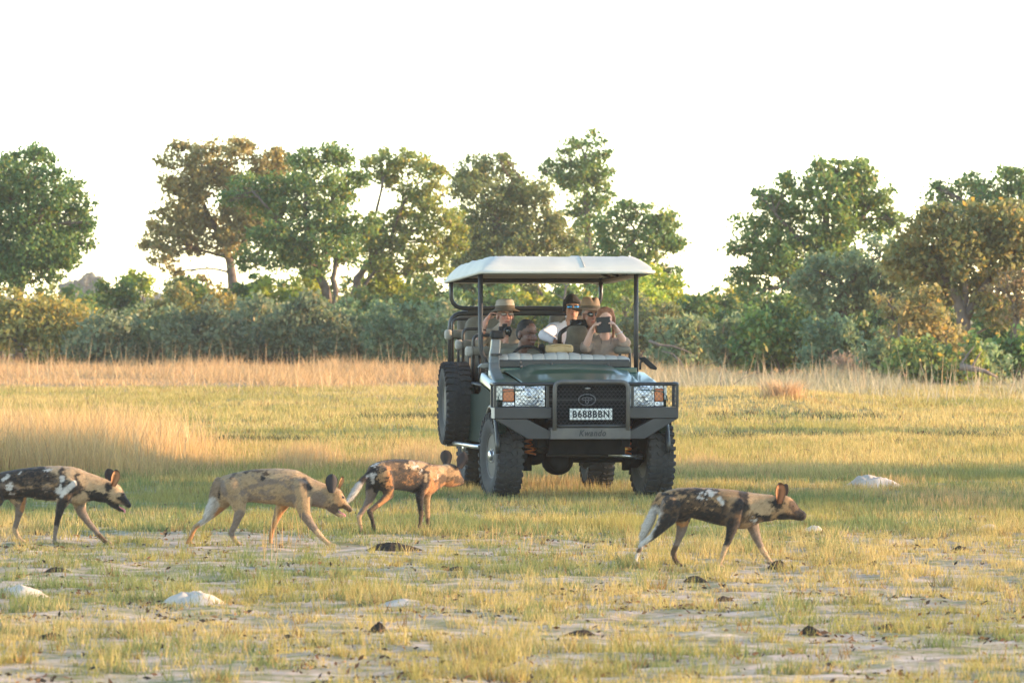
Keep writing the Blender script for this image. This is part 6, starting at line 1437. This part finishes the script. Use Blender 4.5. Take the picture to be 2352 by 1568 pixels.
# young man with mirrored blue sunglasses, third row in the middle
h = LV(842, 360, 3.90); S = LV(828, 462, 4.0); hp = Vector((S.x + .02, 4.05, 1.36))
elA = LV(668, 522, 3.66); wrA = LV(740, 560, 3.42); elB = LV(940, 560, 3.85); wrB = LV(900, 600, 3.6)
r, Hd, rot, S0, o0 = person('young man in a white shirt and mirrored blue sunglasses leaning in from the back', h, R(-2), R(-4), hp, S, .185,
    [(-1, S + Vector((-.18, 0, -.04)), elA, wrA, Vector((.4, -.6, -.3)), (.2, 0, -1), 1.0), (1, S + Vector((.18, 0, -.04)), elB, wrB, Vector((-.2, -.8, -.1)), (0, 0, -1), .6)], TANNED, 'white', 'long')
hair(r, Hd, rot, 'black_hair', False, cap=1.2); glasses(r, Hd, rot, 'mirror', .025, .014)

# man in the wide tan hat behind the woman
h = LV(958, 405, 3.05); S = LV(975, 520, 3.12); hp = Vector((S.x, 3.2, 1.16))
elA = LV(880, 640, 3.05); wrA = LV(900, 690, 2.80); elB = LV(1090, 640, 3.05); wrB = LV(1060, 690, 2.80)
r, Hd, rot, S0, o0 = person('man in a wide tan felt hat and dark sunglasses sitting behind the woman', h, R(10), R(-2), hp, S, .185,
    [(-1, S + Vector((-.18, 0, -.04)), elA, wrA, Vector((.2, -.9, -.1)), (0, 0, -1), .6), (1, S + Vector((.18, 0, -.04)), elB, wrB, Vector((-.2, -.9, -.1)), (0, 0, -1), .6)], (0.34, .165, .115), 'olive', 'long')
hair(r, Hd, rot, 'grey_hair'); hat(r, Hd, rot, 'hat_tan', .022, None, .118, .175, .018, R(2), 1.0); glasses(r, Hd, rot, 'lens', .027, .019)

# woman filming with a tablet in the front passenger seat
h = LV(1047, 432, 2.46); S = LV(1045, 560, 2.54); hp = Vector((S.x, 2.56, .98))
elA = LV(925, 600, 2.38); wrA = LV(965, 490, 2.28); elB = LV(1168, 572, 2.38); wrB = LV(1112, 478, 2.28)
r, Hd, rot, S0, o0 = person('woman with auburn hair and a tan shirt holding a black tablet before her face', h, R(-3), R(2), hp, S, .170,
    [(-1, S + Vector((-.165, 0, -.04)), elA, wrA, LV(990, 440, 2.20) - wrA, (.85, -.5, .1), .75), (1, S + Vector((.165, 0, -.04)), elB, wrB, LV(1085, 430, 2.20) - wrB, (-.85, -.5, .1), .75)], (0.56, .335, .255), 'tan', 'half', female=True, collar=False)
hair(r, Hd, rot, 'red_hair', False, True)
MB().tube([elB.lerp(wrB, .66) - o0 + Vector((.034 * math.cos(a), .034 * math.sin(a), .014 * math.cos(a))) for a in np.linspace(0, 2 * math.pi, 14, endpoint=False)], .005, 6, closed=True).build('bracelet', pm['steel'], r, True)
MB().tube([S - o0 + Vector((.055 * math.cos(a), -.088 - .03 * (1 - abs(math.cos(a))), .035 - .12 * math.sin(a))) for a in np.linspace(0, math.pi, 14)], .0022, 5).build('necklace', pm['device'], r, True)
tp = LV(1037, 460, 2.20)
tr_ = empty('tablet', Matrix.Rotation(VY, 4, 'Z') @ tp + VO, VY); tag(tr_, 'black tablet held upright in both hands by the woman', 'tablet')
MB().box((0, 0, 0), (.150, .010, .168), Matrix.Rotation(R(-4), 3, 'Y')).build('tablet_case', pm['device'], tr_, False, bevel=.006)
MB().lathe([(.0005, -.008), (.006, -.008), (.0065, -.004), (.0065, 0)], 1, 12, (.060, 0, .068)).build('camera_lens', pm['glass'], tr_, True)
# bag on the dashboard
bp_ = LV(765, 606, 1.98)
o = remesh(cushion((0, 0, 0), (.29, .16, .095), 5.0, 28, 14), .010, 2, 'bag'); v = get_co(o); 
v = v + np.stack([np.zeros(len(v)), np.zeros(len(v)), (fbm(v[:, 0] * 22, v[:, 1] * 22, v[:, 2] * 12, seed=8, octs=3) - .5) * .022], 1); o.vertices.foreach_set('co', v.astype(np.float32).ravel()); o.update()
br_ = empty('bag', Matrix.Rotation(VY, 4, 'Z') @ bp_ + VO, VY); tag(br_, 'tan canvas bag lying on top of the dashboard', 'bag'); link('bag_body', o, pm['bag'], br_)
MB().tube([(-.10, -.083, .035), (-.03, -.09, .045), (.05, -.088, .042), (.12, -.083, .03)], .008, 6).build('bag_strap', pm['bag'], br_, True); MB().box((.09, -.083, -.005), (.06, .012, .05)).build('bag_pocket', pm['bag'], br_, False, bevel=.006)
